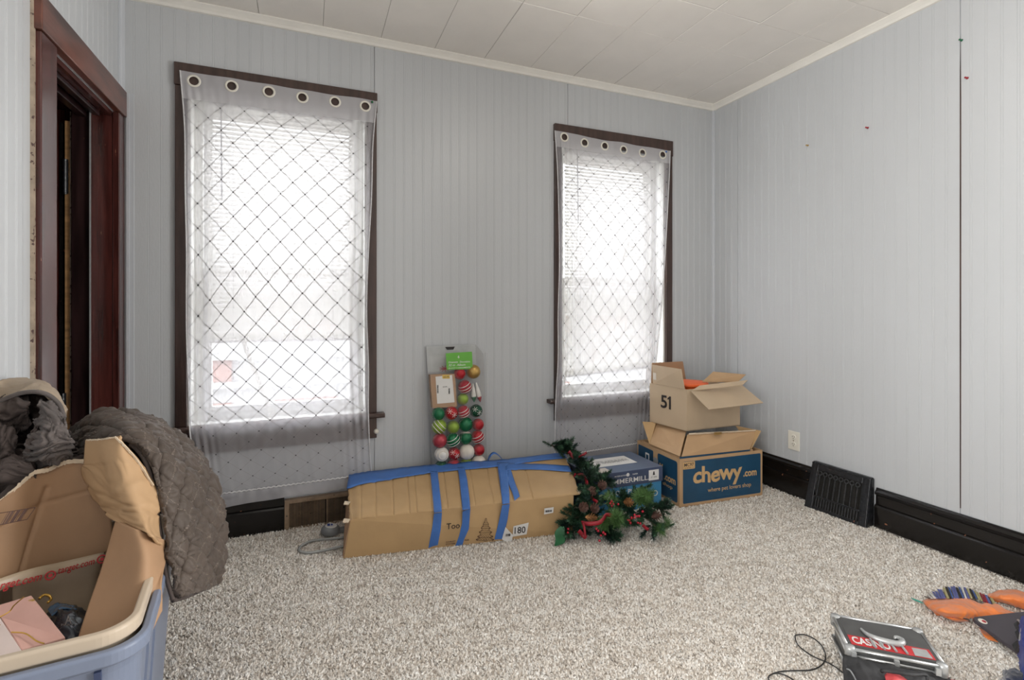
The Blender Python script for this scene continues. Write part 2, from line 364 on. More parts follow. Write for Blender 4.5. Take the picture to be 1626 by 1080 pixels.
# carpet pile: one object nobody could count
def carpet():
    n = 210000
    xs = []; 
    while sum(len(a) for a in xs) < n:
        a = np.random.rand(n, 2); a[:, 0] = a[:, 0] * 3.40 + XL + .005; a[:, 1] = a[:, 1] * 2.5 + .20
        d = a[:, 0] * FW.x + a[:, 1] * FW.y
        a = a[(np.random.rand(n) < np.clip(1.75 / np.maximum(d, .5), .55, 1.0)) & (d > .75)]; xs.append(a)
    a = np.concatenate(xs)[:n]
    ang = np.random.rand(n) * 2 * np.pi; w = .0026 + np.random.rand(n) * .0024; h = .005 + np.random.rand(n) * .006
    le = (np.random.rand(n, 2) - .5) * .012
    vs = np.zeros((n, 4, 3), np.float32)
    for k in range(3):
        t = ang + k * 2.0944; vs[:, k, 0] = a[:, 0] + np.cos(t) * w; vs[:, k, 1] = a[:, 1] + np.sin(t) * w; vs[:, k, 2] = h * .55 * (k % 2)
    vs[:, 3, 0] = a[:, 0] + le[:, 0]; vs[:, 3, 1] = a[:, 1] + le[:, 1]; vs[:, 3, 2] = h
    base = (np.arange(n) * 4)[:, None]
    f = np.stack([base + np.array([0, 1, 3]), base + np.array([1, 2, 3]), base + np.array([2, 0, 3])], 1).reshape(-1, 3)
    me = bpy.data.meshes.new('carpet_pile'); me.vertices.add(n * 4); me.vertices.foreach_set('co', vs.reshape(-1))
    me.loops.add(n * 9); me.loops.foreach_set('vertex_index', f.reshape(-1).astype(np.int32)); me.polygons.add(n * 3)
    me.polygons.foreach_set('loop_start', np.arange(n * 3, dtype=np.int32) * 3); me.update(calc_edges=True)
    at = me.attributes.new('tuft', 'FLOAT', 'POINT')
    big = np.array([noise.noise(V((x * 22, y * 22, 0))) for x, y in a]) * .28
    val = np.clip(np.random.normal(.56, .24, n) + big, 0, 1)
    at.data.foreach_set('value', np.repeat(val, 4).astype(np.float32)); me.materials.append(M['pile'])
    o = bpy.data.objects.new('carpet_pile', me); C.objects.link(o)
    tag(o, 'beige and grey speckled carpet pile covering the whole floor', 'carpet', kind='stuff')
carpet()

PITCH = .0515
def bead_wall(root, name_ax, lo, hi, z0, z1, seams, holes, at3, gd_=.0011):
    """beadboard sheets between seams; grooves are real; holes=[(a0,a1,z0,z1)]; at3(a, depth, z) -> point"""
    ed = [lo] + sorted(s for s in seams if lo < s < hi) + [hi]
    for e0, e1 in zip(ed[:-1], ed[1:]):
        xs = [(e0 + .0012, .004)]; xs.append((e0 + .0025, 0)); k = 1
        while e0 + k * PITCH < e1 - .01:
            g = e0 + k * PITCH
            for s in (-.0042, .0042): xs += [(g + s - .0011, 0), (g + s, gd_), (g + s + .0011, 0)]
            k += 1
        xs += [(e1 - .0025, 0), (e1 - .0012, .004)]
        for h in holes:
            for e in (h[0], h[1]):
                if e0 < e < e1: xs.append((e, 0))
        xs.sort(); mb = MB()
        zs = sorted(set([z0, z1] + [z for h in holes for z in h[2:]]))
        idx = {}
        def vi(i, z):
            if (i, z) not in idx: idx[(i, z)] = len(mb.v); mb.v.append(V(at3(xs[i][0], xs[i][1], z)))
            return idx[(i, z)]
        for i in range(len(xs) - 1):
            m_ = (xs[i][0] + xs[i + 1][0]) / 2
            for a, b_ in zip(zs[:-1], zs[1:]):
                zm = (a + b_) / 2
                if any(h[0] < m_ < h[1] and h[2] < zm < h[3] for h in holes): continue
                mb.f.append((vi(i, a), vi(i + 1, a), vi(i + 1, b_), vi(i, b_)))
        if mb.f: mb.build('panel', M['wall'], root)
def wall_body(name, a, b_, holes, axis, label):
    """solid wall behind the panels, with its openings"""
    lo, hi = (a[0], b_[0]) if axis == 'x' else (a[1], b_[1]); mb = MB()
    cuts = sorted([lo, hi] + [e for h in holes for e in h[:2]]); zs = sorted({a[2], b_[2]} | {z for h in holes for z in h[2:]})
    for c0, c1 in zip(cuts[:-1], cuts[1:]):
        for q0, q1 in zip(zs[:-1], zs[1:]):
            m_, zm = (c0 + c1) / 2, (q0 + q1) / 2
            if any(h[0] < m_ < h[1] and h[2] < zm < h[3] for h in holes): continue
            if axis == 'x': mb.box((c0, a[1], q0), (c1, b_[1], q1))
            else: mb.box((a[0], c0, q0), (b_[0], c1, q1))
    o = mb.build(name, M['wall'], kind='structure'); o['label'] = label; return o
W1 = dict(x0=-.519, x1=.283, z0=.53, z1=2.10); W2 = dict(x0=1.420, x1=2.200, z0=.53, z1=2.09)
hb = [(W1['x0'], W1['x1'], W1['z0'], W1['z1']), (W2['x0'], W2['x1'], W2['z0'], W2['z1'])]
wb_ = wall_body('wall_back', (XL - .15, YB + .005, 0), (XR + .15, YB + .16, ZC + .1), hb, 'x', 'grey blue beadboard wall with two windows')
bead_wall(wb_, 'x', XL, XR, 0, ZC, [.32, 1.47], hb, lambda a, d, z: (a, YB + d, z))
wr_ = wall_body('wall_right', (XR + .005, YN - .1, 0), (XR + .15, YB + .16, ZC + .1), [], 'y', 'grey blue beadboard wall on the right')
bead_wall(wr_, 'y', YN, YB, 0, ZC, [1.282, .06, -1.15, 2.50], [], lambda a, d, z: (XR + d, a, z))
DO = (2.038, 2.662, 0, 1.935)
wl_ = wall_body('wall_left', (XL - .15, YN - .1, 0), (XL - .005, YB + .005, ZC + .1), [DO], 'y', 'grey blue beadboard wall with a closet doorway')
bead_wall(wl_, 'y', YN, YB, 0, ZC, [1.90, .68, -.55], [DO], lambda a, d, z: (XL - d, a, z))
wn_ = wall_body('wall_near', (XL - .15, YN - .12, 0), (XR + .15, YN, ZC + .1), [], 'x', 'grey wall behind the camera')
# dark gap at the open sheet seam on the right wall
g = MB().slab([V((XR - .0006, 1.2835, .22)), V((XR - .0006, 1.2795, .22)), V((XR - .0006, 1.2785, 1.2)), V((XR - .0006, 1.2785, 2.0)), V((XR - .0006, 1.281, 2.28)), V((XR - .0006, 1.2835, 2.1)), V((XR - .0006, 1.2845, 1.2))], V((1, 0, 0)), .0004)
g.build('seam_gap', M['casing'], wr_, label='dark open joint between two wall sheets')
# ceiling with its tiles
ce = struct(box('ceiling', (XL - .15, YN - .1, ZC + .006), (XR + .15, YB + .1, ZC + .1), M['ceilback'])); ce['label'] = 'cream tiled ceiling'
TX = [XL] + [-.509, -.221, .066, .350, .634, .918, 1.204, 1.492, 1.780, 2.070, 2.362, XR]
TY = [YB, 2.122] + [2.122 - .2875 * k for k in range(1, 13)] + [YN]
rnd = random.Random(3)
for i in range(len(TX) - 1):
    for j in range(len(TY) - 1):
        x0, x1, y1, y0 = TX[i] + .0006, TX[i + 1] - .0006, TY[j] - .0006, TY[j + 1] + .0006
        if y1 - y0 < .02: continue
        z = [ZC + rnd.uniform(-.0011, .0011) for _ in range(4)]
        mb = MB(); b_ = .0022
        mb.add([(x0, y0, z[0] + .002), (x1, y0, z[1] + .002), (x1, y1, z[2] + .002), (x0, y1, z[3] + .002),
                (x0 + b_, y0 + b_, z[0]), (x1 - b_, y0 + b_, z[1]), (x1 - b_, y1 - b_, z[2]), (x0 + b_, y1 - b_, z[3])],
               [(4, 5, 6, 7), (0, 1, 5, 4), (1, 2, 6, 5), (2, 3, 7, 6), (3, 0, 4, 7)])
        mb.build('ceiling_tile', M['ceil'], ce)
# crown moulding
X_, Y_, Z_ = V((1, 0, 0)), V((0, 1, 0)), V((0, 0, 1))
cp = [(0, 0), (.036, 0), (.036, -.006), (.026, -.014), (.016, -.024), (.010, -.034), (.0, -.036)]
struct(MB().extr(cp, (XL, YB, ZC), X_ * (XR - XL), -Y_, Z_).build('trim_1', M['crown'], kind='structure', smooth=False))
struct(MB().extr(cp, (XR, YN, ZC), Y_ * (YB - YN), -X_, Z_).build('trim_2', M['crown'], kind='structure'))
struct(MB().extr(cp, (XL, YN, ZC), Y_ * (YB - YN), X_, Z_).build('trim_3', M['crown'], kind='structure'))
# corner beads
def bead(n, x, y, z0, z1, sx, w=.017):
    MB().extr([(0, 0), (w, 0), (w, -.004), (w * .55, -.007), (.007, -w * .55), (.004, -w), (0, -w)], (x, y, z0), Z_ * (z1 - z0), X_ * sx, Y_).build(n, M['bead'], kind='structure')
bead('trim_4', XR, YB, .19, ZC - .034, -1); bead('trim_5', XL, YB, 2.05, ZC - .034, 1, .02)
MB().box((XL + .022, YB - .004, .19), (XL + .052, YB, 2.046)).box((XL + .026, YB - .008, .19), (XL + .036, YB - .003, 2.046)).build('trim_6', M['bead'], kind='structure')
# baseboards
bp = [(0, 0), (.024, 0), (.024, .106), (.020, .114), (.012, .119), (.011, .160), (.021, .168), (.019, .178), (.010, .188), (.007, .197), (0, .197)]
def baseb(n, p0, d, a): MB().extr(bp, p0, d, a, Z_).build(n, M['black'], kind='structure')
baseb('baseboard_back', (XL, YB, 0), X_ * (-.112 - XL), -Y_); baseb('baseboard_back', (.36, YB, 0), X_ * (XR - .36), -Y_)
baseb('baseboard_right', (XR, 1.955, 0), Y_ * (YB - 1.955), -X_); baseb('baseboard_right', (XR, YN, 0), Y_ * (1.625 - YN), -X_)
baseb('baseboard_left', (XL, YN, 0), Y_ * (1.93 - YN), X_)
box('trim_7', (XR - .030, YN, .0), (XR - .023, 1.62, .008), M['blackline'], kind='structure')

# ------------------------------------------------------------------ windows
def window(idx, w, xo0, xo1, head_z, apron_z, stool_x0, stool_x1, blind_z, ex_label, tilt=0, broken=()):
    x0, x1, z0, z1 = w['x0'], w['x1'], w['z0'], w['z1']
    win = bpy.data.objects.new('window_%d' % idx, None); link(win); win.location = ((x0 + x1) / 2, YB, z0)
    win['kind'] = 'structure'; win['label'] = ex_label
    c = YB - .020
    bb = lambda n, a, b_, m, **k: box(n, a, b_, m, win, **k)
    bb('side_casing', (xo0, c, z0 + .012), (x0, YB + .002, z1 + .01), M['casing'], bevel=.003)
    bb('side_casing', (x1, c, z0 + .012), (xo1, YB + .002, z1 + .01), M['casing'], bevel=.003)
    bb('head_casing', (xo0 - .003, c - .004, z1 + .011), (xo1 + .003, YB + .002, head_z), M['casing'], bevel=.003)
    st = MB().extr([(0, -.011), (.054, -.011), (.060, -.004), (.060, .004), (.054, .011), (0, .011)], (stool_x0, YB + .002, z0 + .001), X_ * (stool_x1 - stool_x0), -Y_, Z_)
    st.build('stool', M['casing'], win)
    bb('apron', (xo0, c, apron_z), (xo1, YB + .002, z0 - .0105), M['casing'], bevel=.003)
    # jambs and sill lining
    bb('jamb', (x0, YB - .001, z0), (x0 + .012, YB + .155, z1), M['vinyl']); bb('jamb', (x1 - .012, YB - .001, z0), (x1, YB + .155, z1), M['vinyl'])
    bb('jamb', (x0 + .012, YB - .001, z1 - .012), (x1 - .012, YB + .155, z1), M['vinyl'])
    bb('sill', (x0 + .012, YB - .001, z0), (x1 - .012, YB + .155, z0 + .014), M['vinyl'])
    # vinyl frame and two sashes
    fy = YB + .085
    f = MB(); a0, a1, b0, b1 = x0 + .012, x1 - .012, z0 + .014, z1 - .012
    for a, b_ in (((a0, fy, b0), (a0 + .035, fy + .065, b1)), ((a1 - .035, fy, b0), (a1, fy + .065, b1)),
                  ((a0 + .035, fy, b1 - .03), (a1 - .035, fy + .065, b1)), ((a0 + .035, fy, b0), (a1 - .035, fy + .065, b0 + .03))): f.box(a, b_)
    f.build('window_frame', M['vinyl'], win)
    zm = 1.262
    for k, (q0, q1, dy) in enumerate(((b0 + .03, zm + .02, .006), (zm - .02, b1 - .03, .035))):
        s0, s1 = a0 + .036, a1 - .036; y = fy + dy; fw = .034
        sash = MB()
        for a, b_ in (((s0, y, q0), (s0 + fw, y + .026, q1)), ((s1 - fw, y, q0), (s1, y + .026, q1)), ((s0 + fw, y, q0), (s1 - fw, y + .026, q0 + fw)), ((s0 + fw, y, q1 - fw), (s1 - fw, y + .026, q1))): sash.box(a, b_)
        so = sash.build('sash', M['vinyl'], win)
        MB().box((s0 + fw, y + .011, q0 + fw), (s1 - fw, y + .014, q1 - fw)).build('pane', M['glass'], so)
    return win
window(1, W1, -.566, .330, 2.214, .410, -.600, .367, .93, 'tall left window with dark brown wooden casing')
window(2, W2, 1.374, 2.250, 2.203, .408, 1.327, 2.290, .687, 'right window near the corner with dark brown wooden casing')
tag(MB().ball(V((.327, YB - .022, .445)), .013).build('curtain_bracket', M['plate'], smooth=True), 'small cream plastic bracket on the apron end of the left window', 'bracket')

def blind(w, zb, label, tiltx, slant=0.0, brk=(), wand=(.18, .50), wand_at=None):
    x0, x1 = w['x0'] + .075, w['x1'] - .062; y = YB + .045; zt = w['z1'] - .038
    if w is W2: x0, x1 = w['x0'] + .052, w['x1'] - .075
    t = thing('window_blind', ((x0 + x1) / 2, y, zb), label, 'blind')
    box('head_rail', (x0, y - .018, zt - .004), (x1, y + .018, zt + .026), M['vinyl'], t, bevel=.003)
    L = x1 - x0; mb = MB(); n = 5; pts = []
    for i in range(n):
        q = (i / (n - 1) - .5) * .0245; pts.append((q * math.cos(tiltx), q * math.sin(tiltx) + .0016 * (1 - (2 * i / (n - 1) - 1) ** 2)))
    for s in (-.5, .5): mb.v += [V((s * L, a, b_)) for a, b_ in pts]
    mb.f = [(i, i + 1, n + i + 1, n + i) for i in range(n - 1)]
    me = bpy.data.meshes.new('slat'); me.from_pydata(mb.v, [], mb.f); me.materials.append(M['slat'])
    zs = []; z = zt - .020
    while z > zb + .03: zs.append(z); z -= .0215
    for k, z in enumerate(zs):
        o = bpy.data.objects.new('slat', me); link(o, t); o.location = (random.uniform(-.001, .001), 0, z - zb)
        o.rotation_euler = (random.uniform(-.05, .05), slant * min(1, max(0, (k - len(zs) + 7) / 6)) + random.uniform(-.0012, .0012), 0)
    for k in range(3): # gathered slats just above the bottom rail
        o = bpy.data.objects.new('slat', me); link(o, t); o.location = (0, 0, .010 + k * .006); o.rotation_euler = (0, slant, 0)
    b_ = MB().box((-L / 2, -.012, -.009), (L / 2, .012, .004)); b_.v = [V((x0 + x1) * .5 * X_) + V((0, y, zb)) + v for v in b_.v]
    o = b_.build('bottom_rail', M['vinyl'], t); o.rotation_euler = (0, slant, 0)
    for f_ in (.16, .84):
        xx = x0 + L * f_; MB().tube([V((xx, y - .014, zt)), V((xx, y - .014, zb))], .0011, 5).build('ladder_cord', M['rope'], t)
    xx = x0 + L * wand[0]; MB().tube([V((xx, y - .022, zt)), V((xx + .004, y - .026, zt - wand[1]))], .0034, 6).build('tilt_wand', M['greypl'], t)
    for (bx, bz, ang, ln) in brk:
        d = V((math.sin(ang), 0, -math.cos(ang))); s = V((d.z, 0, -d.x)).normalized()
        a = V((bx, y - .03, bz)); MB().slab([a - s * .011, a + s * .011, a + s * .011 + d * ln, a - s * .011 + d * ln], V((0, 1, 0)), .001).build('broken_slat', M['slat'], t)
    return t
blind(W1, .93, 'white mini blind lowered to the middle of the left window', math.radians(52), 0, [(-.30, .95, .33, .42)], (.085, .46))
blind(W2, .685, 'white mini blind with broken slats covering most of the right window', math.radians(52), -.05, [(1.93, 1.52, -.40, .14)], (.12, .42))

# ------------------------------------------------------------------ curtains
def curtain(name, L, Rr, ytop, grom, label, pack, hemv, seed, sill=True):
    """L, Rr: edge pixels from top to hem"""
    n = len(L); t = thing(name, atY(*L[-1], 2.66), label, 'curtain', None)
    nv, nu = 180, 170
    vm = lambda j: j / 40 * .085 if j <= 40 else .085 + (j - 40) / (nv - 40) * .915
    def ed(E, v):
        pts = [V((a, b_, 0)) for a, b_ in E]; q = crow(pts, v); return q.x, q.y
    tot = None; mb = MB(); G = []
    for j in range(nv + 1):
        v = vm(j); (lx, ly), (rx, ry) = ed(L, v), ed(Rr, v); row = []
        zref = atY((lx + rx) / 2, (ly + ry) / 2, 2.66).z
        yb = ytop if zref > 2.05 else (ytop - .030 * min(1, (2.05 - zref) / 1.2))
        if zref < .62: yb = ytop - .030 - .018 * min(1, (.62 - zref) / .08) + .02 * min(1, max(0, (.5 - zref) / .3))
        for i in range(nu + 1):
            u = i / nu; e = min(u, 1 - u)
            fold = math.exp(-(e / .11) ** 2) * min(1, v * 6) * (1 - .6 * max(0, v - .72) / .28)
            y = yb + .010 * fold * math.sin(e * 150 + 3 * noise.noise(V((seed, v * 4, u)))) + .0045 * noise.noise(V((u * 7 + seed, v * 3, 1))) * min(1, v * 8)
            y += .0030 * noise.noise(V((u * 26, v * 20, seed)))
            sag = 6 * math.sin(math.pi * u) * (1 if v < .01 else 0)
            px = lx + (rx - lx) * u; py = ly + (ry - ly) * u
            if j == nv: py += 4 * noise.noise(V((u * 5, 0, seed)))
            py += (noise.noise(V((u * 6, seed, 0))) * 2.0) * max(0, 1 - v * 12)
            row.append(atY(px, py, y))
        G.append(row)
    H = [[V((G[j][i].x, 0, G[j][i].z)) for i in range(nu + 1)] for j in range(nv + 1)]
    holes = [atY(px, py, ytop) for px, py in grom]
    mb.v = [p for r in G for p in r]; hd = MB(); hd.v = list(mb.v)
    wm, hm = (G[0][nu] - G[0][0]).length, abs(G[0][0].z - G[-1][0].z)
    for j in range(nv):
        for i in range(nu):
            c = (G[j][i] + G[j + 1][i + 1]) / 2
            if any(V((c.x - h.x, 0, c.z - h.z)).length < .0228 for h in holes): continue
            f = (j * (nu + 1) + i, j * (nu + 1) + i + 1, (j + 1) * (nu + 1) + i + 1, (j + 1) * (nu + 1) + i)
            mb.f.append(f)
            if vm(j) < pack: hd.f.append(f)
    for j in range(nv + 1):
        for i in range(nu + 1):
            mb.uv[j * (nu + 1) + i] = (i / nu * wm + .004 * noise.noise(V((i * .2, j * .08, seed))), -vm(j) * hm)
    mb.build('sheer_panel', M['sheer'], t, smooth=True)
    hv = [v + V((0, -.0018, 0)) for v in hd.v]; used = sorted({k for f in hd.f for k in f}); mp = {k: q for q, k in enumerate(used)}
    h2 = MB(); h2.v = [hv[k] for k in used]; h2.f = [tuple(mp[k] for k in f) for f in hd.f]
    h2.build('header_band', M['header'], t, smooth=True)
    for h in holes:
        g = MB().torus(V((h.x, ytop - .004, h.z)), Y_, .0238, .0048); g.v = [V((v.x, ytop - .003 + (v.y - ytop + .004) * .45, v.z)) for v in g.v]
        go = g.build('grommet', M['plate'], t, smooth=True)
    # rolled side hems and bottom hem
    for i in (0, nu): MB().tube([G[j][i] + V((0, -.002, 0)) for j in range(0, nv + 1, 3)], .0030, 5).build('side_hem', M['rope'], t, smooth=True)
    j0 = int(40 + (hemv - .085) / .915 * (nv - 40))
    hb_ = MB(); rows_ = range(j0, nv + 1); hb_.v = [G[j][i] + V((0, -.003, 0)) for j in rows_ for i in range(nu + 1)]
    for a in range(len(rows_) - 1):
        for i in range(nu): hb_.f.append((a * (nu + 1) + i, a * (nu + 1) + i + 1, (a + 1) * (nu + 1) + i + 1, (a + 1) * (nu + 1) + i))
    hb_.build('bottom_hem', M['sheer2'], t, smooth=True)
    MB().tube([G[j0][i] + V((0, -.005, .002 * math.sin(i * 1.3))) for i in range(0, nu + 1)], .0035, 5).build('hem_stitching', M['rope'], t, smooth=True)
    return t
curtain('sheer_curtain', [(286, 112), (293, 200), (294, 300), (296, 400), (296, 520), (299, 610), (302, 690), (312, 760), (318, 812)],
        [(598, 161), (592, 230), (590, 310), (585, 400), (582, 490), (585, 580), (585, 660), (588, 730), (592, 768)],
        2.684, [(308, 129), (368, 137), (427, 146), (480, 155), (532, 162), (580, 169)],
        'long sheer curtain with a diamond pattern over the left window', .062, .945, 3.1)
curtain('sheer_curtain', [(881, 208), (885, 270), (887, 340), (888, 420), (886, 500), (886, 570), (882, 640), (881, 700), (880, 752)],
        [(1064, 240), (1062, 290), (1059, 350), (1055, 420), (1049, 500), (1042, 570), (1036, 630), (1032, 680), (1030, 722)],
        2.684, [(896, 218), (928, 227), (960, 232), (990, 238), (1020, 243), (1052, 246)],
        'long sheer curtain with a diamond pattern over the right window', .05, .94, 8.4)
def inner_curtain(x0, x1, z1, z0, label, seed):
    t = thing('window_sheer', ((x0 + x1) / 2, YB - .004, z0), label, 'curtain')
    nu, nv = 110, 30; mb = MB()
    for j in range(nv + 1):
        for i in range(nu + 1):
            u, v = i / nu, j / nv
            f = math.sin(u * 62 + 5 * noise.noise(V((u * 6, seed, 0)))) * .006 * (.35 + .65 * v)
            z = z1 + (z0 - z1) * v + (.012 * math.sin(u * 66 + seed) + .022 * noise.noise(V((u * 9, seed, 4)))) * (v ** 6)
            mb.v.append(V((x0 + (x1 - x0) * u, 2.712 + f * .7 - .040 * v - .022 * max(0, v - .78) / .22, z)))
    mb.f = [(j * (nu + 1) + i, j * (nu + 1) + i + 1, (j + 1) * (nu + 1) + i + 1, (j + 1) * (nu + 1) + i) for j in range(nv) for i in range(nu)]
    mb.build('voile_panel', M['inner'], t, smooth=True); return t
inner_curtain(-.455, .236, 2.09, .505, 'plain white voile behind the diamond sheer of the left window', 1.0)
inner_curtain(1.485, 2.135, 2.08, .505, 'plain white voile behind the diamond sheer of the right window', 5.0)
tag(MB().ball(atY(591, 162, 2.676), .006).build('push_pin', M['greeng'], smooth=True), 'teal push pin in the top right corner of the left curtain', 'pin')
tag(MB().ball(atY(1058, 241, 2.676), .006).build('push_pin', M['tape'], smooth=True), 'blue push pin in the top right corner of the right curtain', 'pin')

# ------------------------------------------------------------------ door on the left wall
dr = bpy.data.objects.new('door_1', None); link(dr); dr.location = (XL, 2.34, 0); tag(dr, 'closet doorway in dark mahogany woodwork', None, kind='structure')
db = lambda n, a, b_, m, **k: box(n, a, b_, m, dr, **k)
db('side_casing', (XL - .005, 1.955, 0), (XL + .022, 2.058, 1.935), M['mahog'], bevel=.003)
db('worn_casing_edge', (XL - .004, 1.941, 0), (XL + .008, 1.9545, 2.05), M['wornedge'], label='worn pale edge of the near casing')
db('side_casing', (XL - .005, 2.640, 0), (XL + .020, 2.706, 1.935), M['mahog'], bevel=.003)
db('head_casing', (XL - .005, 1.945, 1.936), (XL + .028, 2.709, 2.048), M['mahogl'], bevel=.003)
db('jamb', (XL - .21, 2.641, 0), (XL - .006, 2.66, 1.93), M['mahog']); db('jamb', (XL - .15, 2.040, 0), (XL - .006, 2.056, 1.93), M['mahog'])
db('head_jamb', (XL - .20, 2.057, 1.915), (XL - .006, 2.640, 1.934), M['mahog'])
db('door_stop', (XL - .062, 2.574, 0), (XL - .054, 2.640, 1.90), M['mahog'])
db('stop_highlight', (XL - .062, 2.570, 0), (XL - .057, 2.5735, 1.90), M['silver2']); db('door_stop', (XL - .125, 2.585, 0), (XL - .063, 2.640, 1.905), M['mahogd'])  # thin silver strip paints the highlight on the stop's edge
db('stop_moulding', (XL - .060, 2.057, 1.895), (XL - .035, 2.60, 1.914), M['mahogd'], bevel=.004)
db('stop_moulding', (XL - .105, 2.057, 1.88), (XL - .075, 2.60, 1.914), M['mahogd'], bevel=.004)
db('wood_strip', (XL - .152, 2.60, 0), (XL - .136, 2.640, 1.86), M['rawwood'], label='strip of bare yellow wood')
db('strip_edge', (XL - .1355, 2.598, 0), (XL - .132, 2.604, 1.90), M['wornedge'])
lf = MB().slab([V((XL - .17, 2.60, .01)), V((XL - .30, 2.60, .01)), V((XL - .30, 2.635, .01)), V((XL - .17, 2.635, .01))], Z_, 1.84)
d2 = lf.build('door_leaf', M['mahog'], dr)
db('leaf_edge', (XL - .168, 2.595, .01), (XL - .160, 2.63, 1.85), M['black'])
hg = MB().tube([V((XL - .148, 2.59, 1.555)), V((XL - .148, 2.59, 1.70))], .006, 8).box((XL - .158, 2.593, 1.56), (XL - .140, 2.600, 1.70)); hg.build('hinge', M['iron'], dr)
hg = MB().tube([V((XL - .155, 2.59, .62)), V((XL - .155, 2.59, .74))], .006, 8).box((XL - .163, 2.593, .62), (XL - .147, 2.600, .74)); hg.build('hinge', M['iron'], dr)
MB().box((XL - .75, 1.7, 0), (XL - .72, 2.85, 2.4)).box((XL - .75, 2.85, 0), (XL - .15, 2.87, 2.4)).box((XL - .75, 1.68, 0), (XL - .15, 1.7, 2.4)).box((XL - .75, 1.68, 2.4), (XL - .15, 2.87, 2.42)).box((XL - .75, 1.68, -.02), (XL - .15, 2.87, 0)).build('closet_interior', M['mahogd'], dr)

# ------------------------------------------------------------------ outlet, grilles, pins, lamp
ot = thing('wall_outlet', (XR, 2.085, .26), 'ivory duplex outlet on the right wall above the baseboard', 'outlet')
MB().box((XR - .006, 2.047, .262), (XR, 2.122, .372)).build('cover_plate', M['plate'], ot, bevel=.003)
for zc in (.296, .338):
    r_ = MB().lathe([(.0001, .0022), (.015, .0022), (.0165, 0)], (XR - .006, 2.0845, zc), -X_, 20).build('receptacle', M['plate'], ot)
    s = MB()
    for dy in (-.006, .006): s.box((XR - .0088, 2.0845 + dy - .001, zc - .002), (XR - .0081, 2.0845 + dy + .001, zc + .007))
    s.box((XR - .0088, 2.082, zc - .010), (XR - .0081, 2.087, zc - .006)); s.build('socket_slots', M['slot'], r_)
MB().lathe([(.0001, .0015), (.003, .0012), (.0035, 0)], (XR - .006, 2.0845, .317), -X_, 10).build('screw', M['brass'], ot)

# black iron register leaning in the gap of the baseboard
gr = thing('floor_register', (2.56, 1.79, 0), 'black cast iron register set in the right baseboard', 'vent')
b0, b1 = V((2.522, 1.940, .003)), V((2.548, 1.632, .003)); t0, t1 = V((2.597, 1.947, .236)), V((2.600, 1.640, .236))
EU = lambda u, w: (b0.lerp(b1, u)).lerp(t0.lerp(t1, u), w)
nn = (b1 - b0).cross(t0 - b0).normalized()
if nn.x > 0: nn = -nn
def plate(mb, u0, u1, w0, w1, t=.006, off=0):
    mb.slab([EU(u0, w0) + nn * off, EU(u1, w0) + nn * off, EU(u1, w1) + nn * off, EU(u0, w1) + nn * off], nn, t)
fr = MB(); plate(fr, 0, .12, 0, 1); plate(fr, .88, 1, 0, 1); plate(fr, .12, .88, .86, 1); plate(fr, .12, .88, 0, .07); plate(fr, .12, .88, .27, .31, .008)
plate(fr, 0, 1, .975, 1.0, .012)
fr.build('frame', M['iron'], gr, bevel=.002)
sd = MB(); sd.slab([b0, V((2.60, 1.945, .003)), t0], Y_, .004); sd.slab([b1, V((2.605, 1.636, .003)), V((2.618, 1.640, .236)), t1], Y_, -.004)
sd.slab([t0, V((2.618, 1.947, .236)), V((2.618, 1.640, .236)), t1], Z_, .004); sd.build('side_flange', M['iron'], gr)
for k in range(8):
    if k == 4: pass
    u = .17 + k * .092; mb = MB(); mb.tube([EU(u, .30) + nn * .004, EU(u, .76) + nn * .004], .0032, 6); mb.build('bar', M['ironl'], gr)
    mb = MB(); cc = EU(u, .80) + nn * .004
    mb.torus(cc, nn, .010, .0030, 12, 6); mb.build('scroll_ring', M['ironl'], gr)
for k in range(17):
    u = .13 + k * .045; mb = MB(); mb.tube([EU(u, .065) + nn * .003, EU(u, .275) + nn * .003], .0033, 6); mb.build('lower_rib', M['ironl'], gr)
MB().slab([EU(.1, .05) - nn * .02, EU(.9, .05) - nn * .02, EU(.9, .95) - nn * .015, EU(.1, .95) - nn * .015], nn, .002).build('duct_back', M['darkhole'], gr)
dm = MB()
for k in range(5): dm.slab([EU(.16 + .15 * k, .3) - nn * .012, EU(.24 + .15 * k, .3) - nn * .003, EU(.24 + .15 * k, .84) - nn * .003, EU(.16 + .15 * k, .84) - nn * .012], nn, .001)
dm.build('louvre', M['darkhole'], gr)  # louvres coloured near-black so the gaps between bars look unlit

# brown register in the back baseboard
vg = thing('floor_register', (.10, YB, 0), 'brown slatted register in the back baseboard left of the taped carton', 'vent')
x0, x1, zt = -.110, .355, .148; y = YB - .028
f = MB(); f.box((x0, y, 0), (x0 + .022, YB, zt)).box((x1 - .022, y, 0), (x1, YB, zt)).box((x0 + .022, y, zt - .020), (x1 - .022, YB, zt)).box((x0 + .022, y, 0), (x1 - .022, YB, .004))
M['bronze'] = mat('bronze_brown_metal', (.27, .19, .125), .45, .3, 30, specks=((.05, .03, .02), .68, 50))
M['bronzed'] = mat('dark_rust_metal', (.07, .045, .03), .5, .4, 30)
f.build('frame', M['bronze'], vg, bevel=.002)
box('back_plate', (x0 + .02, YB - .006, .003), (x1 - .02, YB - .003, zt - .018), M['darkhole'], vg)
box('divider', (.083, y + .002, .004), (.090, YB - .006, zt - .020), M['bronze'], vg)
mb = MB(); xx = x0 + .026
while xx < x1 - .026:
    if abs(xx - .0865) > .006: mb.box((xx - .0012, y + .008, .004), (xx + .0012, YB - .008, zt - .021))
    xx += .0066
mb.build('fins', M['bronze'], vg, kind='stuff')
box('latch_dot', (x0 + .008, y - .001, .068), (x0 + .013, y, .073), M['ink'], vg)
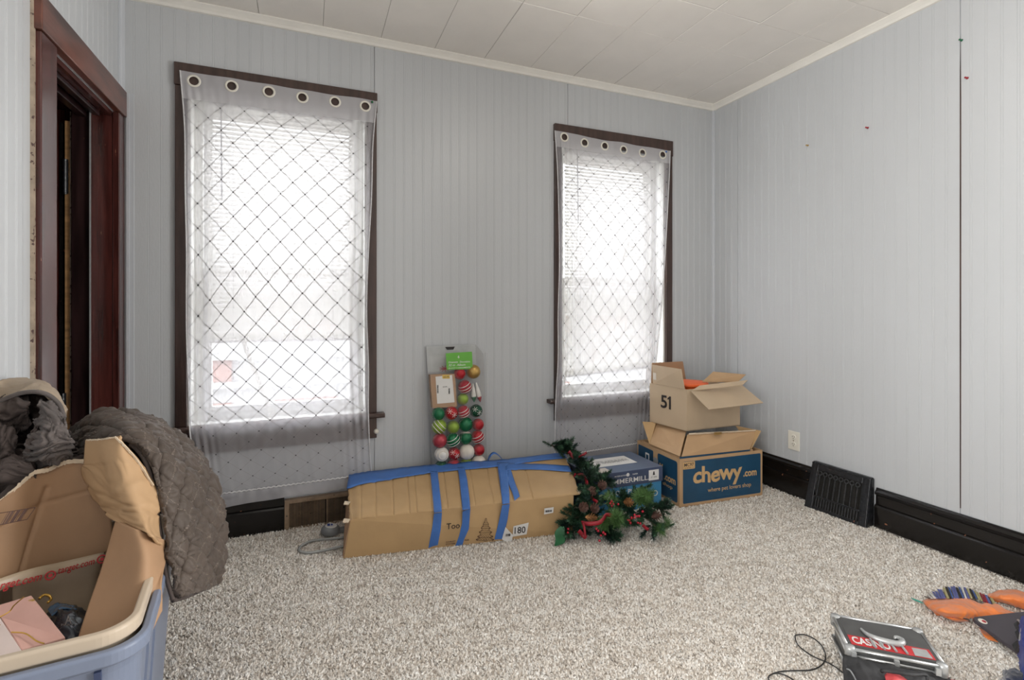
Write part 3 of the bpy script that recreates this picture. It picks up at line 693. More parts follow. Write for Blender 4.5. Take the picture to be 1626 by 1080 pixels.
def pin(px, py, m, label):
    p = atX(px, py, XR); mb = MB(); mb.lathe([(.0001, .0), (.0055, .0), (.004, .004), (.0025, .008), (.004, .016), (.0001, .017)], p, V((-1, 0, 0)), 10)
    tag(mb.build('push_pin', m, smooth=True), label, 'pin')
pin(1527, 64, M['greeng'], 'teal push pin high on the right wall beside the open seam'); pin(1536, 124, M['redm'], 'red push pin just right of the open seam')
pin(1378, 203, M['redm'], 'red push pin high in the middle of the right wall'); pin(1283, 231, M['goldb'], 'yellow push pin on the right wall nearest the corner')
lp = thing('ceiling_lamp', (1.10, 1.50, ZC), 'round opal ceiling lamp', 'lamp')
MB().lathe([(.0001, 0), (.09, 0), (.09, -.02), (.0001, -.02)], (1.10, 1.50, ZC - .002)).build('lamp_base', M['white'], lp)

# ------------------------------------------------------------------ outside
ex = box('ground', (-6, YB + .3, -.7), (9, 14, -.6), M['ground'], kind='structure')
nh = thing('neighbour_house', (1, 7.2, -.6), 'white house seen faintly through both windows', 'house')
MB().box((-5, 7.2, -.6), (8, 7.4, 4.5)).build('house_wall', M['siding'], nh)
for k in range(3):
    for a, b_ in ((-1.6, -.9), (-.4, .35), (3.2, 3.9), (4.3, 5.0)):
        if (k + int(a)) % 3 != 1: MB().box((a, 7.13, -.4 + k * .55), (b_, 7.2, -.1 + k * .55)).build('brick_patch', M['brick'], nh)
for z in (.1, .45, .95, 1.3): MB().box((-5, 7.05, z), (8, 7.12, z + .07)).build('porch_rail', M['siding'], nh)

# ================================================================== CARTONS
def sheetq(mb, pts, t=.004, flip=False):
    n = (pts[1] - pts[0]).cross(pts[-1] - pts[0]).normalized(); mb.slab(pts, n * (-1 if flip else 1), t)
def bars(parent, name, o, X, Y, w, h, n, m, seed=1, eps=.0008):
    """a barcode"""
    rr = random.Random(seed); mb = MB(); X = X.normalized(); Y = Y.normalized(); N = X.cross(Y).normalized(); x = -w / 2
    for k in range(n):
        bw = w / n * rr.uniform(.3, .8); mb.slab([o + X * x - Y * h / 2, o + X * (x + bw) - Y * h / 2, o + X * (x + bw) + Y * h / 2, o + X * x + Y * h / 2], N, eps); x += w / n
    return mb.build(name, m, parent)

# --- long carton with blue tape
A = atZ(546, 887, .004); B = atZ(909, 846, .004)
tb = thing('tree_carton', (A + B) / 2 + V((0, .15, 0)), 'long kraft carton bound with blue painter tape on the carpet', 'box')
Af = onpl(558, 825, A, V((A - B).cross(Z_))); ztop = .178
A1 = atZ(557, 825, ztop); B1 = atZ(921, 784.5, ztop + .006)
A2 = P(554, 754, 2.535); nT = (B1 - A1).cross(A2 - A1).normalized()
B2 = onpl(895, 720, A1, nT)
Xf = (B1 - A1).normalized()
A1f = V((A.x, A.y, ztop - .002)); B1f = V((B.x, B.y, ztop - .002))
nF = (B - A).cross(A1 - A).normalized()
if nF.y > 0: nF = -nF
if nT.z < 0: nT = -nT
Ab = V((A2.x, A2.y, .004)); Bb = V((B2.x - .03, B2.y, .004))
Bt = A1 + (B1 - A1) * .965
mb = MB(); mb.slab([A, B, Bt - nT * .003, A1 - nT * .003], -nF, .004); mb.build('front_panel', M['kraft2'], tb)
mb = MB(); mb.slab([Ab, Bb, B2 - nT * .006, A2 - nT * .006], nF, .004); mb.build('back_panel', M['kraft2'], tb)
mb = MB(); mb.slab([A + Xf * .008, Ab + Xf * .008, A2 + Xf * .008 - nT * .006, A1 + Xf * .008 - nT * .004], -Xf, .004); mb.build('end_panel', M['kraft2'], tb)
mb = MB(); mb.slab([A - Xf * .002, A * .4 + Ab * .6 - Xf * .012, A2 * .5 + A1 * .5 - Xf * .012 - V((0, 0, .03)), A1 - Xf * .001 - V((0, 0, .006))], -Xf, .003); mb.build('end_flap', M['kraft3'], tb)
mb = MB(); mb.slab([B - Xf * .003, Bb, B2 - Xf * .03 - nT * .006, Bt - nT * .006], Xf, .004); mb.build('end_panel', M['kraft2'], tb)
mb = MB(); mb.slab([A, B, Bb, Ab], Z_, .003); mb.build('bottom_panel', M['kraft2'], tb)
# top: a creased lid with crushed corrugation
TOP = lambda u, w: (A1 + (B1 - A1) * u) * (1 - w) + (A2 + (B2 - A2) * u) * w
creases = [.045, .105, .175, .24, .27, .335, .40, .465, .52, .60, .645, .69, .78]
mb = MB(); nu, nv = 320, 26
def th(u, w):
    h = sum(-.0042 * math.exp(-((u - c - .012 * (w - .5)) / .0026) ** 2) for c in creases)
    h += .0035 * noise.noise(V((u * 9, w * 4, 0))) + .002 * noise.noise(V((u * 30, w * 8, 2)))
    if w > .93: h -= (w - .93) * .05
    h -= .010 * math.exp(-((u) / .02) ** 2) + .006 * math.exp(-(w / .06) ** 2)
    return h + .003
for j in range(nv + 1):
    for i in range(nu + 1):
        u, w = i / nu, j / nv; p = TOP(u, w) + nT * th(u, w)
        if i == nu: p += Xf * (.010 * noise.noise(V((w * 9, 3, 1))))
        if i == 0: p -= Xf * (.006 * noise.noise(V((w * 12, 7, 1))) + .006)
        mb.v.append(p)
mb.f = [(j * (nu + 1) + i, j * (nu + 1) + i + 1, (j + 1) * (nu + 1) + i + 1, (j + 1) * (nu + 1) + i) for j in range(nv) for i in range(nu)]
mb.build('lid_flap', M['kraft2'], tb, smooth=True, solid=.004)
for px, py in ((548, 828), (549, 800), (920, 782)):
    q = MB(); c = onpl(px, py, A1, nT) + nT * .002; q.slab([c + Xf * a + (A2 - A1).normalized() * b_ for a, b_ in ((-.010, -.012), (.012, -.018), (.020, .006), (-.004, .016))], nT, .003); q.build('torn_corner', M['torn'], tb)
Z6 = lambda x, y: (440 + x / 3.252, 680 + y / 3.252)
def uvw(px, py):   # pixel on the lid -> u,w
    p = onpl(px, py, A1, nT); a = (B1 - A1); b_ = (A2 - A1)
    d = p - A1; aa, ab, bb2 = a.dot(a), a.dot(b_), b_.dot(b_); da, db_ = d.dot(a), d.dot(b_); det = aa * bb2 - ab * ab
    return (da * bb2 - db_ * ab) / det, (db_ * aa - da * ab) / det
def tape_top(L, Rr, n=24, label=None):
    """L, Rr edge polylines in zoom coordinates"""
    mb = MB()
    def pt(E, t):
        q = crow([V((a, b_, 0)) for a, b_ in E], t); p = onpl(*Z6(q.x, q.y), A1, nT); u, w = uvw(*Z6(q.x, q.y))
        return p + nT * (max(-.004, th(min(max(u, 0), 1), min(max(w, 0), 1))) + .0068 + .0005 * noise.noise(p * 50))
    m_ = 4
    for k in range(n + 1):
        for s in range(m_ + 1): mb.v.append(pt(L, k / n).lerp(pt(Rr, k / n), s / m_))
    mb.f = [(k * (m_ + 1) + s, k * (m_ + 1) + s + 1, (k + 1) * (m_ + 1) + s + 1, (k + 1) * (m_ + 1) + s) for k in range(n) for s in range(m_)]
    return mb.build('blue_tape', M['tape'], tb, smooth=True, solid=.0006)
def tape_front(pts):
    q = [onpl(*Z6(x, y), A, nF) + nF * .001 for x, y in pts]; mb = MB(); mb.slab(q, nF, .0008); return mb.build('blue_tape', M['tape'], tb)
tape_top([(372, 240), (600, 214), (800, 194), (1170, 165), (1330, 148), (1482, 129)], [(359, 316), (600, 270), (820, 238), (1160, 205), (1330, 180), (1497, 162)], 60)
tape_top([(1180, 192), (1350, 193), (1508, 203)], [(1180, 225), (1350, 222), (1520, 235)], 26)
tape_top([(790, 232), (800, 330), (810, 440)], [(829, 232), (840, 330), (851, 437)])
tape_top([(932, 210), (945, 310), (957, 428)], [(968, 210), (985, 300), (998, 418)])
tape_top([(1135, 185), (1150, 290), (1163, 398)], [(1195, 185), (1196, 290), (1201, 391)])
tape_top([(1190, 200), (1192, 280), (1226, 378)], [(1196, 190), (1222, 270), (1253, 360)])
tape_front([(810, 440), (851, 435), (845, 520), (830, 603), (806, 608), (781, 619), (800, 520)])
tape_front([(957, 430), (998, 414), (990, 520), (965, 575), (954, 612), (918, 613), (940, 555), (955, 490)])
tape_front([(1162, 398), (1201, 390), (1190, 470), (1172, 545), (1165, 571), (1122, 574), (1145, 480)])
lo_ = []
for k in range(13):
    t = k / 12; x = 1090 + 75 * t; yv = 176 - 38 * math.sin(math.pi * t ** .8) - 10 * t; lo_.append(Z6(x, yv))
mb = MB(); bk = (A2 - A1).normalized()
for x, yv in lo_:
    p = onpl(x, yv, B2 + nT * .012, (bk * 1.0 + Z_ * .0)); mb.v += [p, p + bk * .018 + V((0, 0, .004))]
mb.f = [(2 * k, 2 * k + 1, 2 * k + 3, 2 * k + 2) for k in range(12)]; mb.build('tape_loop', M['tape'], tb, smooth=True, solid=.0008)
# print on the front
f_up = (A1 - A).normalized(); f_up = (f_up - Xf * f_up.dot(Xf)).normalized(); Xr = (B - A).normalized(); f_up = nF.cross(Xr) * (1 if nF.cross(Xr).z > 0 else -1)
def tfront(name, s, cx, cy, w, h, m, **k):
    c = onpl(*Z6(cx, cy), A, nF) + nF * k.pop('lift', 0); sc = (c - CAM).dot(FW) / FPX / 3.252
    return text_on(tb, name, s, c, Xr, f_up, w * sc * 1.04, h * sc, m, eps=.0014, **k)
tfront('brand_print', 'Too', 909, 504, 66, 32, M['ink'], bold=.006); tfront('brand_print', 'u', 985, 500, 13, 20, M['ink'], bold=.01)
tfront('caption_print', 'CHRIST', 897, 585, 48, 8, M['inkb'], bold=.02); tfront('caption_print', 'REE', 980, 577, 22, 8, M['inkb'], bold=.02)
tfront('caption_print', 'SYSTEM', 895, 597, 46, 8, M['inkb'], bold=.02)
tr = MB()
def fp(x, y, e=.0016): return onpl(*Z6(x, y), A, nF) + nF * e
tl = []
lev = [(1078, 470, 4), (1078, 492, 14), (1077, 512, 24), (1076, 534, 33), (1075, 556, 40), (1073, 572, 46)]
for side in (-1, 1):
    pts = []
    for k, (cx, cy, hw) in enumerate(lev):
        pts += [(cx + side * hw * .55, cy - 6), (cx + side * hw, cy + 2)]
        pts += [(cx + side * hw * .8, cy + 5)]
    tr.tube([fp(1078, 466)] + [fp(x, y) for x, y in pts], .0010, 4)
for k, (cx, cy, hw) in enumerate(lev[1:]):
    tr.tube([fp(cx - hw + 2 * hw * q / 14, cy + 3 + 5 * (q % 2)) for q in range(15)], .0008, 4)
    tr.tube([fp(cx - hw * .7 + 1.4 * hw * q / 9, cy - 8 + 6 * (q % 2)) for q in range(10)], .0006, 4)
tr.tube([fp(1068, 572), fp(1066, 584), fp(1082, 582), fp(1080, 571)], .0009, 4); tr.build('tree_drawing', M['inkb'], tb)
def lab(name, pts, txt=None, m=None):
    o = MB().slab([fp(x, y, .0012) for x, y in pts], nF, .0006).build(name, M['paper'], tb); return o
lab('number_label', [(1215, 560), (1220, 506), (1299, 487), (1288, 547)]); tfront('number_print', '180', 1254, 525, 56, 36, M['ink'], bold=.012, lift=.0012)
lab('small_label', [(1378, 445), (1380, 414), (1428, 407), (1425, 436)]); bars(tb, 'barcode', fp(1402, 427, .002), Xr, f_up, .034, .010, 14, M['ink'])
MB().slab([fp(1160, 572, .003), fp(1178, 508, .004), fp(1215, 545, .012), fp(1204, 594, .014)], nF, .0006).build('hanging_label', M['paper'], tb)
bars(tb, 'barcode', fp(1190, 545, .012), Xr, f_up, .022, .012, 9, M['ink'], 4)

# --- blue pet-shop carton
c0 = atZ(1079, 806.5, .003); c1 = atZ(1210.5, 787, .003); H1 = .264
ux = (c1 - c0).normalized(); uy = Z_.cross(ux).normalized()
if uy.y < 0: uy = -uy
Lc, Dc = (c1 - c0).length, .415
cb = thing('blue_carton', c0 + ux * Lc / 2 + uy * Dc / 2, 'large blue printed carton on the carpet in the corner, lowest of the stack', 'box')
K = lambda a, b_, z: c0 + ux * a + uy * b_ + V((0, 0, z))
for nm, a, b_, c, d in (('front_panel', K(0, 0, 0), K(Lc, 0, 0), 0, uy), ('back_panel', K(0, Dc - .005, 0), K(Lc, Dc - .005, 0), 0, uy),
                        ('side_panel', K(0, .005, 0), K(0, Dc - .005, 0), 0, ux), ('side_panel', K(Lc - .005, .005, 0), K(Lc - .005, Dc - .005, 0), 0, ux)):
    MB().slab([a, b_, b_ + Z_ * H1, a + Z_ * H1], d, .005).build(nm, M['kraftp'] if 0 else M['kraft'], cb)
MB().slab([K(0, 0, .001), K(Lc, 0, .001), K(Lc, Dc, .001), K(0, Dc, .001)], Z_, .003).build('bottom_panel', M['kraft'], cb)
def rrect(x0, x1, y0, y1, r, n=5):
    o = []
    for cx, cy, a in ((x1 - r, y0 + r, -90), (x1 - r, y1 - r, 0), (x0 + r, y1 - r, 90), (x0 + r, y0 + r, 180)):
        for k in range(n + 1): t = math.radians(a + 90 * k / n); o.append((cx + r * math.cos(t), cy + r * math.sin(t)))
    return o
MB().slab([K(a, -.0003, z) for a, z in rrect(.022, Lc - .014, .018, H1 - .017, .008)], -uy, .0005).build('blue_print', M['navy'], cb)
MB().slab([K(-.0003, b_, z) for b_, z in rrect(.018, .20, .018, H1 - .020, .012)], -ux, .0005).build('blue_print', M['navy'], cb)
MB().slab([K(-.0003, b_, z) for b_, z in rrect(.245, Dc - .012, .018, H1 - .020, .008)], -ux, .0005).build('blue_print', M['navy'], cb)
tx = lambda n, s, a, z, w, h, m, **k: text_on(cb, n, s, K(a, -.001, z), ux, Z_, w, h, m, **k)
tx('logo_print', 'chewy', .255, .150, .335, .118, M['orangecard'], bold=.028, gap=.94, jump=.004)
tx('logo_print', '.com', .478, .138, .095, .030, M['orangecard'], bold=.03)
tx('slogan_print', 'where pet lovers shop', .335, .072, .300, .030, M['orangecard'], bold=.008)
MB().slab([K(a, -.0008, z) for a, z in rrect(.022, .100, .205, .245, .004)], -uy, .0004).build('code_patch', M['orangecard'], cb)
tx('code_print', 'MC97', .061, .229, .062, .018, M['ink'], bold=.015); tx('code_print', '12 8700 11', .061, .212, .060, .006, M['inkb'])
ts = lambda n, s, b_, z, w, h, m, **k: text_on(cb, n, s, K(-.001, b_, z), -uy, Z_, w, h, m, **k)
ts('logo_print', 'y', .165, .150, .035, .085, M['orangecard'], bold=.04); ts('logo_print', '.com', .085, .125, .105, .030, M['orangecard'], bold=.03)
ts('slogan_print', 'shop', .105, .085, .09, .026, M['orangecard'], bold=.015)
MB().slab([K(-.001, b_, z) for b_, z in ((.20, .16), (.235, .155), (.245, .20), (.22, .215), (.195, .20))], -ux, .0006).build('hand_hold_print', M['silver2'], cb)
MB().slab([K(-.001, b_, z) for b_, z in rrect(.285, .325, .165, .215, .003)], -ux, .0006).build('white_stamp', M['paper'], cb)
MB().slab([K(-.0016, b_, z) for b_, z in rrect(.293, .317, .175, .205, .003)], -ux, .0006).build('stamp_mark', M['navy'], cb)
# rim strip of blue seen above the front edge
MB().slab([K(.01, .006, H1 - .02), K(Lc - .08, .006, H1 - .02), K(Lc - .08, .010, H1 + .008), K(.01, .010, H1 + .008)], uy, .003).build('inner_flap', M['navy'], cb)

# --- inner kraft carton with raised flaps
ic = thing('open_carton', K(Lc / 2, Dc / 2, .05), 'open kraft carton with raised flaps nested in the blue carton', 'box')
zb_, zt_ = .276, .381
w0 = [K(.012, .012, .05), K(Lc - .055, .012, .05), K(Lc - .055, Dc - .03, .05), K(.012, Dc - .03, .05)]
mb = MB()
for k in range(4):
    a, b_ = w0[k], w0[(k + 1) % 4]; n_ = Z_.cross((b_ - a).normalized())
    mb.slab([a, b_, V((b_.x, b_.y, zb_ - .003)), V((a.x, a.y, zb_ - .003))], n_, .004)
mb.slab(w0, Z_, .004); mb.build('carton_body', M['kraft'], ic)
def flap(name, q, parent, m, t=.004):
    n = (q[1] - q[0]).cross(q[3] - q[0]).normalized(); MB().slab(q, n, t).build(name, m, parent); return q
flap('front_flap', [atZ(1082, 725.5, zb_), atZ(1190, 714, zb_), atZ(1200.5, 684, .378), atZ(1091.5, 690, .378)], ic, M['kraft'])
flap('left_flap', [atZ(1032.5, 706, zb_), atZ(1080, 725.5, zb_), atZ(1090, 684.5, .378), atZ(1042, 671, .378)], ic, M['kraft'])
flap('back_flap', [atZ(1031, 705, zb_), atZ(1045, 692, zb_), atZ(1041, 671, .385), atZ(1020, 670, .385)], ic, M['kraft2'])
flap('right_flap', [atZ(1192, 713, zb_), atZ(1186, 690, zb_ + .02), atZ(1168, 676, .385), atZ(1207.5, 684, .385)], ic, M['kraft2'])
flap('torn_edge', [atZ(1094, 690.5, .380), atZ(1200, 684.5, .380), atZ(1200, 683, .383), atZ(1094, 688.5, .383)], ic, M['torn'], .002)
q = MB().slab([atZ(1134, 690.5, .3805), atZ(1146, 690, .3805), atZ(1146, 687, .384), atZ(1134, 687.5, .384)], Z_, .003); q.build('yellow_sticker', M['goldb'], ic)

# --- top carton marked 51
e0 = atZ(1090.7, 685, .385); e1 = atZ(1175, 675.5, .385); e3 = atZ(1031.8, 669.5, .385); H2 = .238
fx = (e1 - e0); fy_ = (e3 - e0); Lx, Ly = fx.length, fy_.length; fx.normalize(); fy_.normalize()
bc = thing('kraft_carton', e0 + fx * Lx / 2 + fy_ * Ly / 2, 'open kraft carton marked 51 on top of the stack in the corner', 'box')
Q = lambda a, b_, z: e0 + fx * a + fy_ * b_ + V((0, 0, z))
MB().slab([Q(0, 0, 0), Q(Lx, 0, 0), Q(Lx, 0, H2), Q(0, 0, H2)], fy_, .005).build('front_panel', M['kraftp'], bc)
MB().slab([Q(0, Ly - .005, 0), Q(Lx, Ly - .005, 0), Q(Lx, Ly - .005, H2), Q(0, Ly - .005, H2)], fy_, .005).build('back_panel', M['kraftp'], bc)
MB().slab([Q(0, .005, 0), Q(0, Ly - .005, 0), Q(0, Ly - .005, H2), Q(0, .005, H2)], fx, .005).build('side_panel', M['kraftp'], bc)
MB().slab([Q(Lx - .005, .005, 0), Q(Lx - .005, Ly - .005, 0), Q(Lx - .005, Ly - .005, H2), Q(Lx - .005, .005, H2)], fx, .005).build('side_panel', M['kraftp'], bc)
MB().slab([Q(0, 0, 0), Q(Lx, 0, 0), Q(Lx, Ly, 0), Q(0, Ly, 0)], Z_, .004).build('bottom_panel', M['kraftp'], bc)
text_on(bc, 'number_print', '5', Q(-.0008, Ly * .595, .142), -fy_, Z_, .050, .078, M['ink'], bold=.02)
MB().slab([Q(-.0012, a, z) for a, z in ((.131, .103), (.116, .103), (.116, .181), (.126, .181), (.142, .168), (.142, .158), (.131, .163))], -fx, .0004).build('number_print', M['ink'], bc)
zt_ = e0.z + H2
def depthof(p): return (p - CAM).dot(FW)
dF = depthof(Q(0, 0, H2)); dB = depthof(Q(0, Ly, H2))
q = flap('left_flap', [P(1037.5, 609, dB - .01), P(1087.5, 618, dF + .005), P(1082.5, 586.5, dF + .01), P(1036.5, 579, dB)], bc, M['kraftp'])
nf_ = (q[1] - q[0]).cross(q[3] - q[0]).normalized(); nf_ = nf_ if nf_.dot(CAM - q[0]) > 0 else -nf_
MB().slab([onpl(a, b_, q[0], nf_) + nf_ * .0055 for a, b_ in ((1038.5, 602.5), (1086, 612), (1085, 602), (1038, 591.5))], nf_, .0005).build('packing_tape', M['clear'], bc)
flap('back_flap', [Q(.01, Ly, H2), Q(Lx - .12, Ly, H2), Q(Lx - .14, Ly + .006, H2 + .125), Q(.02, Ly + .006, H2 + .125)], bc, M['kraft3'])
flap('front_flap', [P(1097, 621, dF - .004), P(1179, 612, depthof(Q(Lx, 0, H2)) - .002), P(1212, 639.5, depthof(Q(Lx, 0, H2)) - .13), P(1126, 650, dF - .14)], bc, M['kraftp'])
flap('right_flap', [P(1115, 607, dF + .12), P(1171, 607.5, dF + .17), P(1184, 595.5, dF + .20), P(1132, 591, dF + .24)], bc, M['kraft'])
flap('inner_flap', [P(1098, 621, dF + .002), P(1179, 612, dF + .02), P(1187, 604.5, dF + .06), P(1111, 613, dF + .04)], bc, M['kraftp'])
og = thing('orange_bucket', Q(Lx * .40, Ly * .52, .02), 'round orange plastic item inside the carton marked 51', 'bucket')
cc = Q(Lx * .38, Ly * .50, .02)
MB().lathe([(.0001, 0), (.085, 0), (.105, .19), (.108, .222), (.116, .222), (.116, .232), (.104, .236), (.06, .243), (.0001, .246)], cc, Z_, 32).build('bucket_body', M['orangepl'], og, smooth=True)
MB().torus(cc + Z_ * .232, Z_, .112, .005, 32, 8).build('rim', M['orangepl'], og, smooth=True)

# --- copy paper carton
h0 = atZ(1050, 802, .003); hX = (ux * 1.0 + uy * .055).normalized(); hY = Z_.cross(hX); Lh, Dh, Hh = .445, .30, .215
if hY.y < 0: hY = -hY
G_ = lambda a, b_, z: h0 - hX * a + hY * b_ + V((0, 0, z))
hm = thing('paper_carton', G_(Lh / 2, Dh / 2, 0), 'blue copy paper carton with a slate lid between garland and blue carton', 'box')
MB().slab([G_(0, 0, 0), G_(Lh, 0, 0), G_(Lh, Dh, 0), G_(0, Dh, 0)], Z_, .185).build('carton_body', M['sky'], hm)
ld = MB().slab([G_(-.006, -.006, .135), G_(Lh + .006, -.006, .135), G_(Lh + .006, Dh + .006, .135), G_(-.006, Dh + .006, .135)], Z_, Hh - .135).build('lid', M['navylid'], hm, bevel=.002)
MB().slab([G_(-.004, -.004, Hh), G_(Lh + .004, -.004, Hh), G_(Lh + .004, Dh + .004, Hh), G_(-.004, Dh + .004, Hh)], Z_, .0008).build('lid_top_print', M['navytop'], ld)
th_ = lambda n, s, a, z, w, h, m, e=.0072, **k: text_on(hm, n, s, G_(a, -e, z), hX, Z_, w, h, m, **k)
th_('brand_print', 'HAMMERMILL.', .232, .166, .290, .026, M['paper'], bold=.008)
th_('maker_print', 'INTERNATIONAL      PAPER', .232, .195, .145, .007, M['paper'], bold=.01)
MB().lathe([(.0001, .001), (.0095, .001), (.0095, 0)], G_(.222, -.0065, .196), -hY, 16).build('maker_mark', M['paper'], hm)
MB().slab([G_(.022, -.0066, .147), G_(.088, -.0066, .147), G_(.088, -.0066, .203), G_(.022, -.0066, .203)], -hY, .0006).build('white_label', M['paper'], hm)
MB().slab([G_(.048, -.0074, .175), G_(.062, -.0074, .175), G_(.058, -.0074, .194), G_(.052, -.0074, .194)], -hY, .0006).build('label_mark', M['ink'], hm)
th_('label_print', 'ST 100%', .055, .164, .04, .008, M['ink'], e=.0080)
th_('title_print', 'COPY PLUS', .232, .104, .175, .024, M['paper'], e=.0004, bold=.006); th_('subtitle_print', 'HAMMERMILL', .195, .072, .075, .012, M['paper'], e=.0004)
MB().torus(G_(.040, -.001, .072), hY, .013, .0022, 20, 6).build('round_mark', M['paper'], hm)
MB().slab([G_(.085, .10, Hh + .0014), G_(.37, .10, Hh + .0014), G_(.37, .235, Hh + .0014), G_(.085, .235, Hh + .0014)], Z_, .0004).build('lid_label', M['paper'], hm)
text_on(hm, 'lid_print', 'HAMMERMILL', G_(.21, .165, Hh + .002), -hX, -hY, .20, .045, M['greypl'])
MB().slab([G_(.31, .015, Hh + .0016), G_(.42, .015, Hh + .0016), G_(.42, .080, Hh + .0016), G_(.31, .080, Hh + .0016)], Z_, .0004).build('lid_sticker', M['clear'], hm)

# ================================================================== ORNAMENT PACK
pk0 = V((.760, 2.640, 0)); ZO = lambda x, y: (640 + x / 4.5, 520 + y / 4.5)
pn0, pn1 = V((.7, 2.655, .0)), V((.7, 2.702, .885)); pU = (pn1 - pn0).normalized(); pN = X_.cross(pU).normalized()
if pN.y > 0: pN = -pN
def op(x, y, off=0.0): return onpl(*ZO(x, y), pn0 + pN * off, pN)
pk = thing('ornament_pack', op(390, 1500), 'clear plastic pack of Christmas ornaments leaning on the back wall', 'package')
bl, br_ = op(207, 985), op(597, 965); tl_, tr_ = op(165, 135), op(517, 120)
dn = (bl - tl_).normalized(); ext = (bl.z - .004) / -dn.z
bl2 = bl + dn * ext; br2 = br_ + dn * ((br_.z - .004) / -dn.z)
MB().slab([bl2, br2, op(575, 190), tr_, tl_], -pN, .002).build('backing_card', mat('grey_card', (.36, .36, .365), .5, .05), pk)
MB().slab([tl_ + pN * .001, tr_ + pN * .001, op(522, 300) + pN * .001, op(175, 320) + pN * .001], pN, .0008).build('header_card', mat('silver_card', (.44, .45, .45), .35, .1), pk)
TK = .060
def ring(off): return [bl2 + pN * off, br2 + pN * off, op(578, 180) + pN * off, op(172, 200) + pN * off]
a, b_ = ring(.003), ring(TK)
MB().add(a + b_, [(4, 5, 6, 7), (0, 1, 5, 4), (1, 2, 6, 5), (2, 3, 7, 6), (3, 0, 4, 7)]).build('plastic_tray', M['clearpl'], pk, bevel=.008)
for k in range(4): MB().tube([b_[k], b_[(k + 1) % 4]], .0018, 6).build('tray_edge', M['clearpl'], pk)
MB().slab([op(305, 185, TK + .003), op(492, 173, TK + .003), op(498, 297, TK + .003), op(312, 303, TK + .003)][::-1], pN, .001).build('green_label', mat('green_label', (.12, .40, .045), .4), pk)
sx = X_
def otext(s, cx, cy, w, h, m, off=TK + .0045, par=pk, n='label_print', **k): text_on(par, n, s, op(cx, cy, off), X_, pU, w / 4.5 * .00332, h / 4.5 * .00332, m, **k)
otext('Ornaments   Decorations', 402, 246, 165, 14, M['paper'], shear=.3, bold=.01); otext('32 ct  Album', 385, 268, 130, 15, M['paper'], shear=.3, bold=.01)
otext('6', 397, 210, 13, 20, M['paper'], bold=.02); otext('IN 4 CT 3 ORNAMENTS', 403, 288, 165, 8, M['paper'], bold=.01)
MB().slab([op(300, 140, .004), op(370, 137, .004), op(360, 158, .004), op(315, 160, .004)], pN, .001).build('hang_slot', M['ink'], pk)
bx = thing('gift_tag_box', op(280, 565, .03), 'small kraft box with white label at left in the ornament pack', 'box')
MB().slab([op(183, 335, .004), op(357, 328, .004), op(372, 560, .004), op(200, 570, .004)], pN, .040).build('carton_body', M['kraft3'], bx)
MB().slab([op(232, 352, .0445), op(350, 340, .0445), op(368, 535, .0445), op(244, 546, .0445)], pN, .001).build('white_label', M['paper'], bx)
MB().slab([op(280, 340, .046), op(332, 338, .046), op(334, 366, .046), op(282, 366, .046)], pN, .001).build('yellow_sticker', mat('yellow', (.68, .45, .06), .5), bx)
bars(bx, 'barcode', op(248, 440, .047), pU, -X_, .045, .008, 16, M['ink'], 3); bars(bx, 'barcode', op(330, 455, .047), pU, -X_, .03, .008, 10, M['ink'], 5)
otext('$15.99', 300, 425, 30, 10, M['ink'], .047, bx); otext('62 M', 308, 353, 38, 11, M['ink'], .0485, bx)
OR = [  # cx, cy, r, colour, style, label
 (405, 330, 40, 'redg', 'band', 'red ball ornament with green side in the top row'), (503, 316, 47, 'goldb', '', 'matt gold ball ornament at the top right of the pack'),
 (442, 425, 45, 'redm', 'stripe', 'dark red striped ball ornament under the gold ball'), (428, 512, 38, 'lime', '', 'lime ball ornament beside the kraft tag box'),
 (252, 617, 43, 'greeng', '', 'plain green ball ornament just below the kraft tag box'), (345, 612, 44, 'redg', 'flake', 'red ball ornament with white snowflake, third ball row'),
 (432, 603, 42, 'redm', 'stripe', 'red and white striped ball ornament left of the green snowflake ball'), (522, 596, 43, 'dkgreen', 'flake', 'dark green ball ornament with snowflakes'),
 (258, 708, 48, 'lime', 'stripe', 'lime striped ball ornament at the left edge'), (358, 712, 42, 'lime', '', 'plain lime ball ornament below the red snowflake ball'),
 (447, 693, 48, 'greeng', '', 'plain green ball ornament right of centre'), (536, 694, 40, 'redg', '', 'plain red ball ornament below the dark green snowflake ball'),
 (262, 808, 47, 'pinkred', '', 'pinkish red ball ornament below the lime striped ball'), (355, 804, 47, 'greeng', 'stripe', 'green ball ornament with white stripes'),
 (446, 790, 44, 'greeng', 'band', 'green ball ornament with cream top'), (533, 782, 44, 'redg', 'stripe', 'red and white striped ball ornament at the right edge, lower'),
 (275, 905, 46, 'whiteb', 'ring', 'white dished ball ornament low on the left'), (364, 902, 42, 'redg', 'flake', 'red ball ornament with white snowflake beside the white dished ball'),
 (455, 890, 51, 'cream', '', 'cream glitter ball ornament above the carton edge'), (541, 875, 40, 'redg', '', 'plain red ball ornament low at the right edge'),
 (272, 995, 42, 'dkgreen', '', 'dark green ball ornament half hidden at the lower left'), (362, 985, 42, 'redm', '', 'red ball ornament half hidden by the carton edge'),
 (452, 978, 42, 'lime', '', 'lime ball ornament half hidden by the carton edge'), (540, 970, 50, 'cream', '', 'cream ball ornament half hidden at the lower right')]
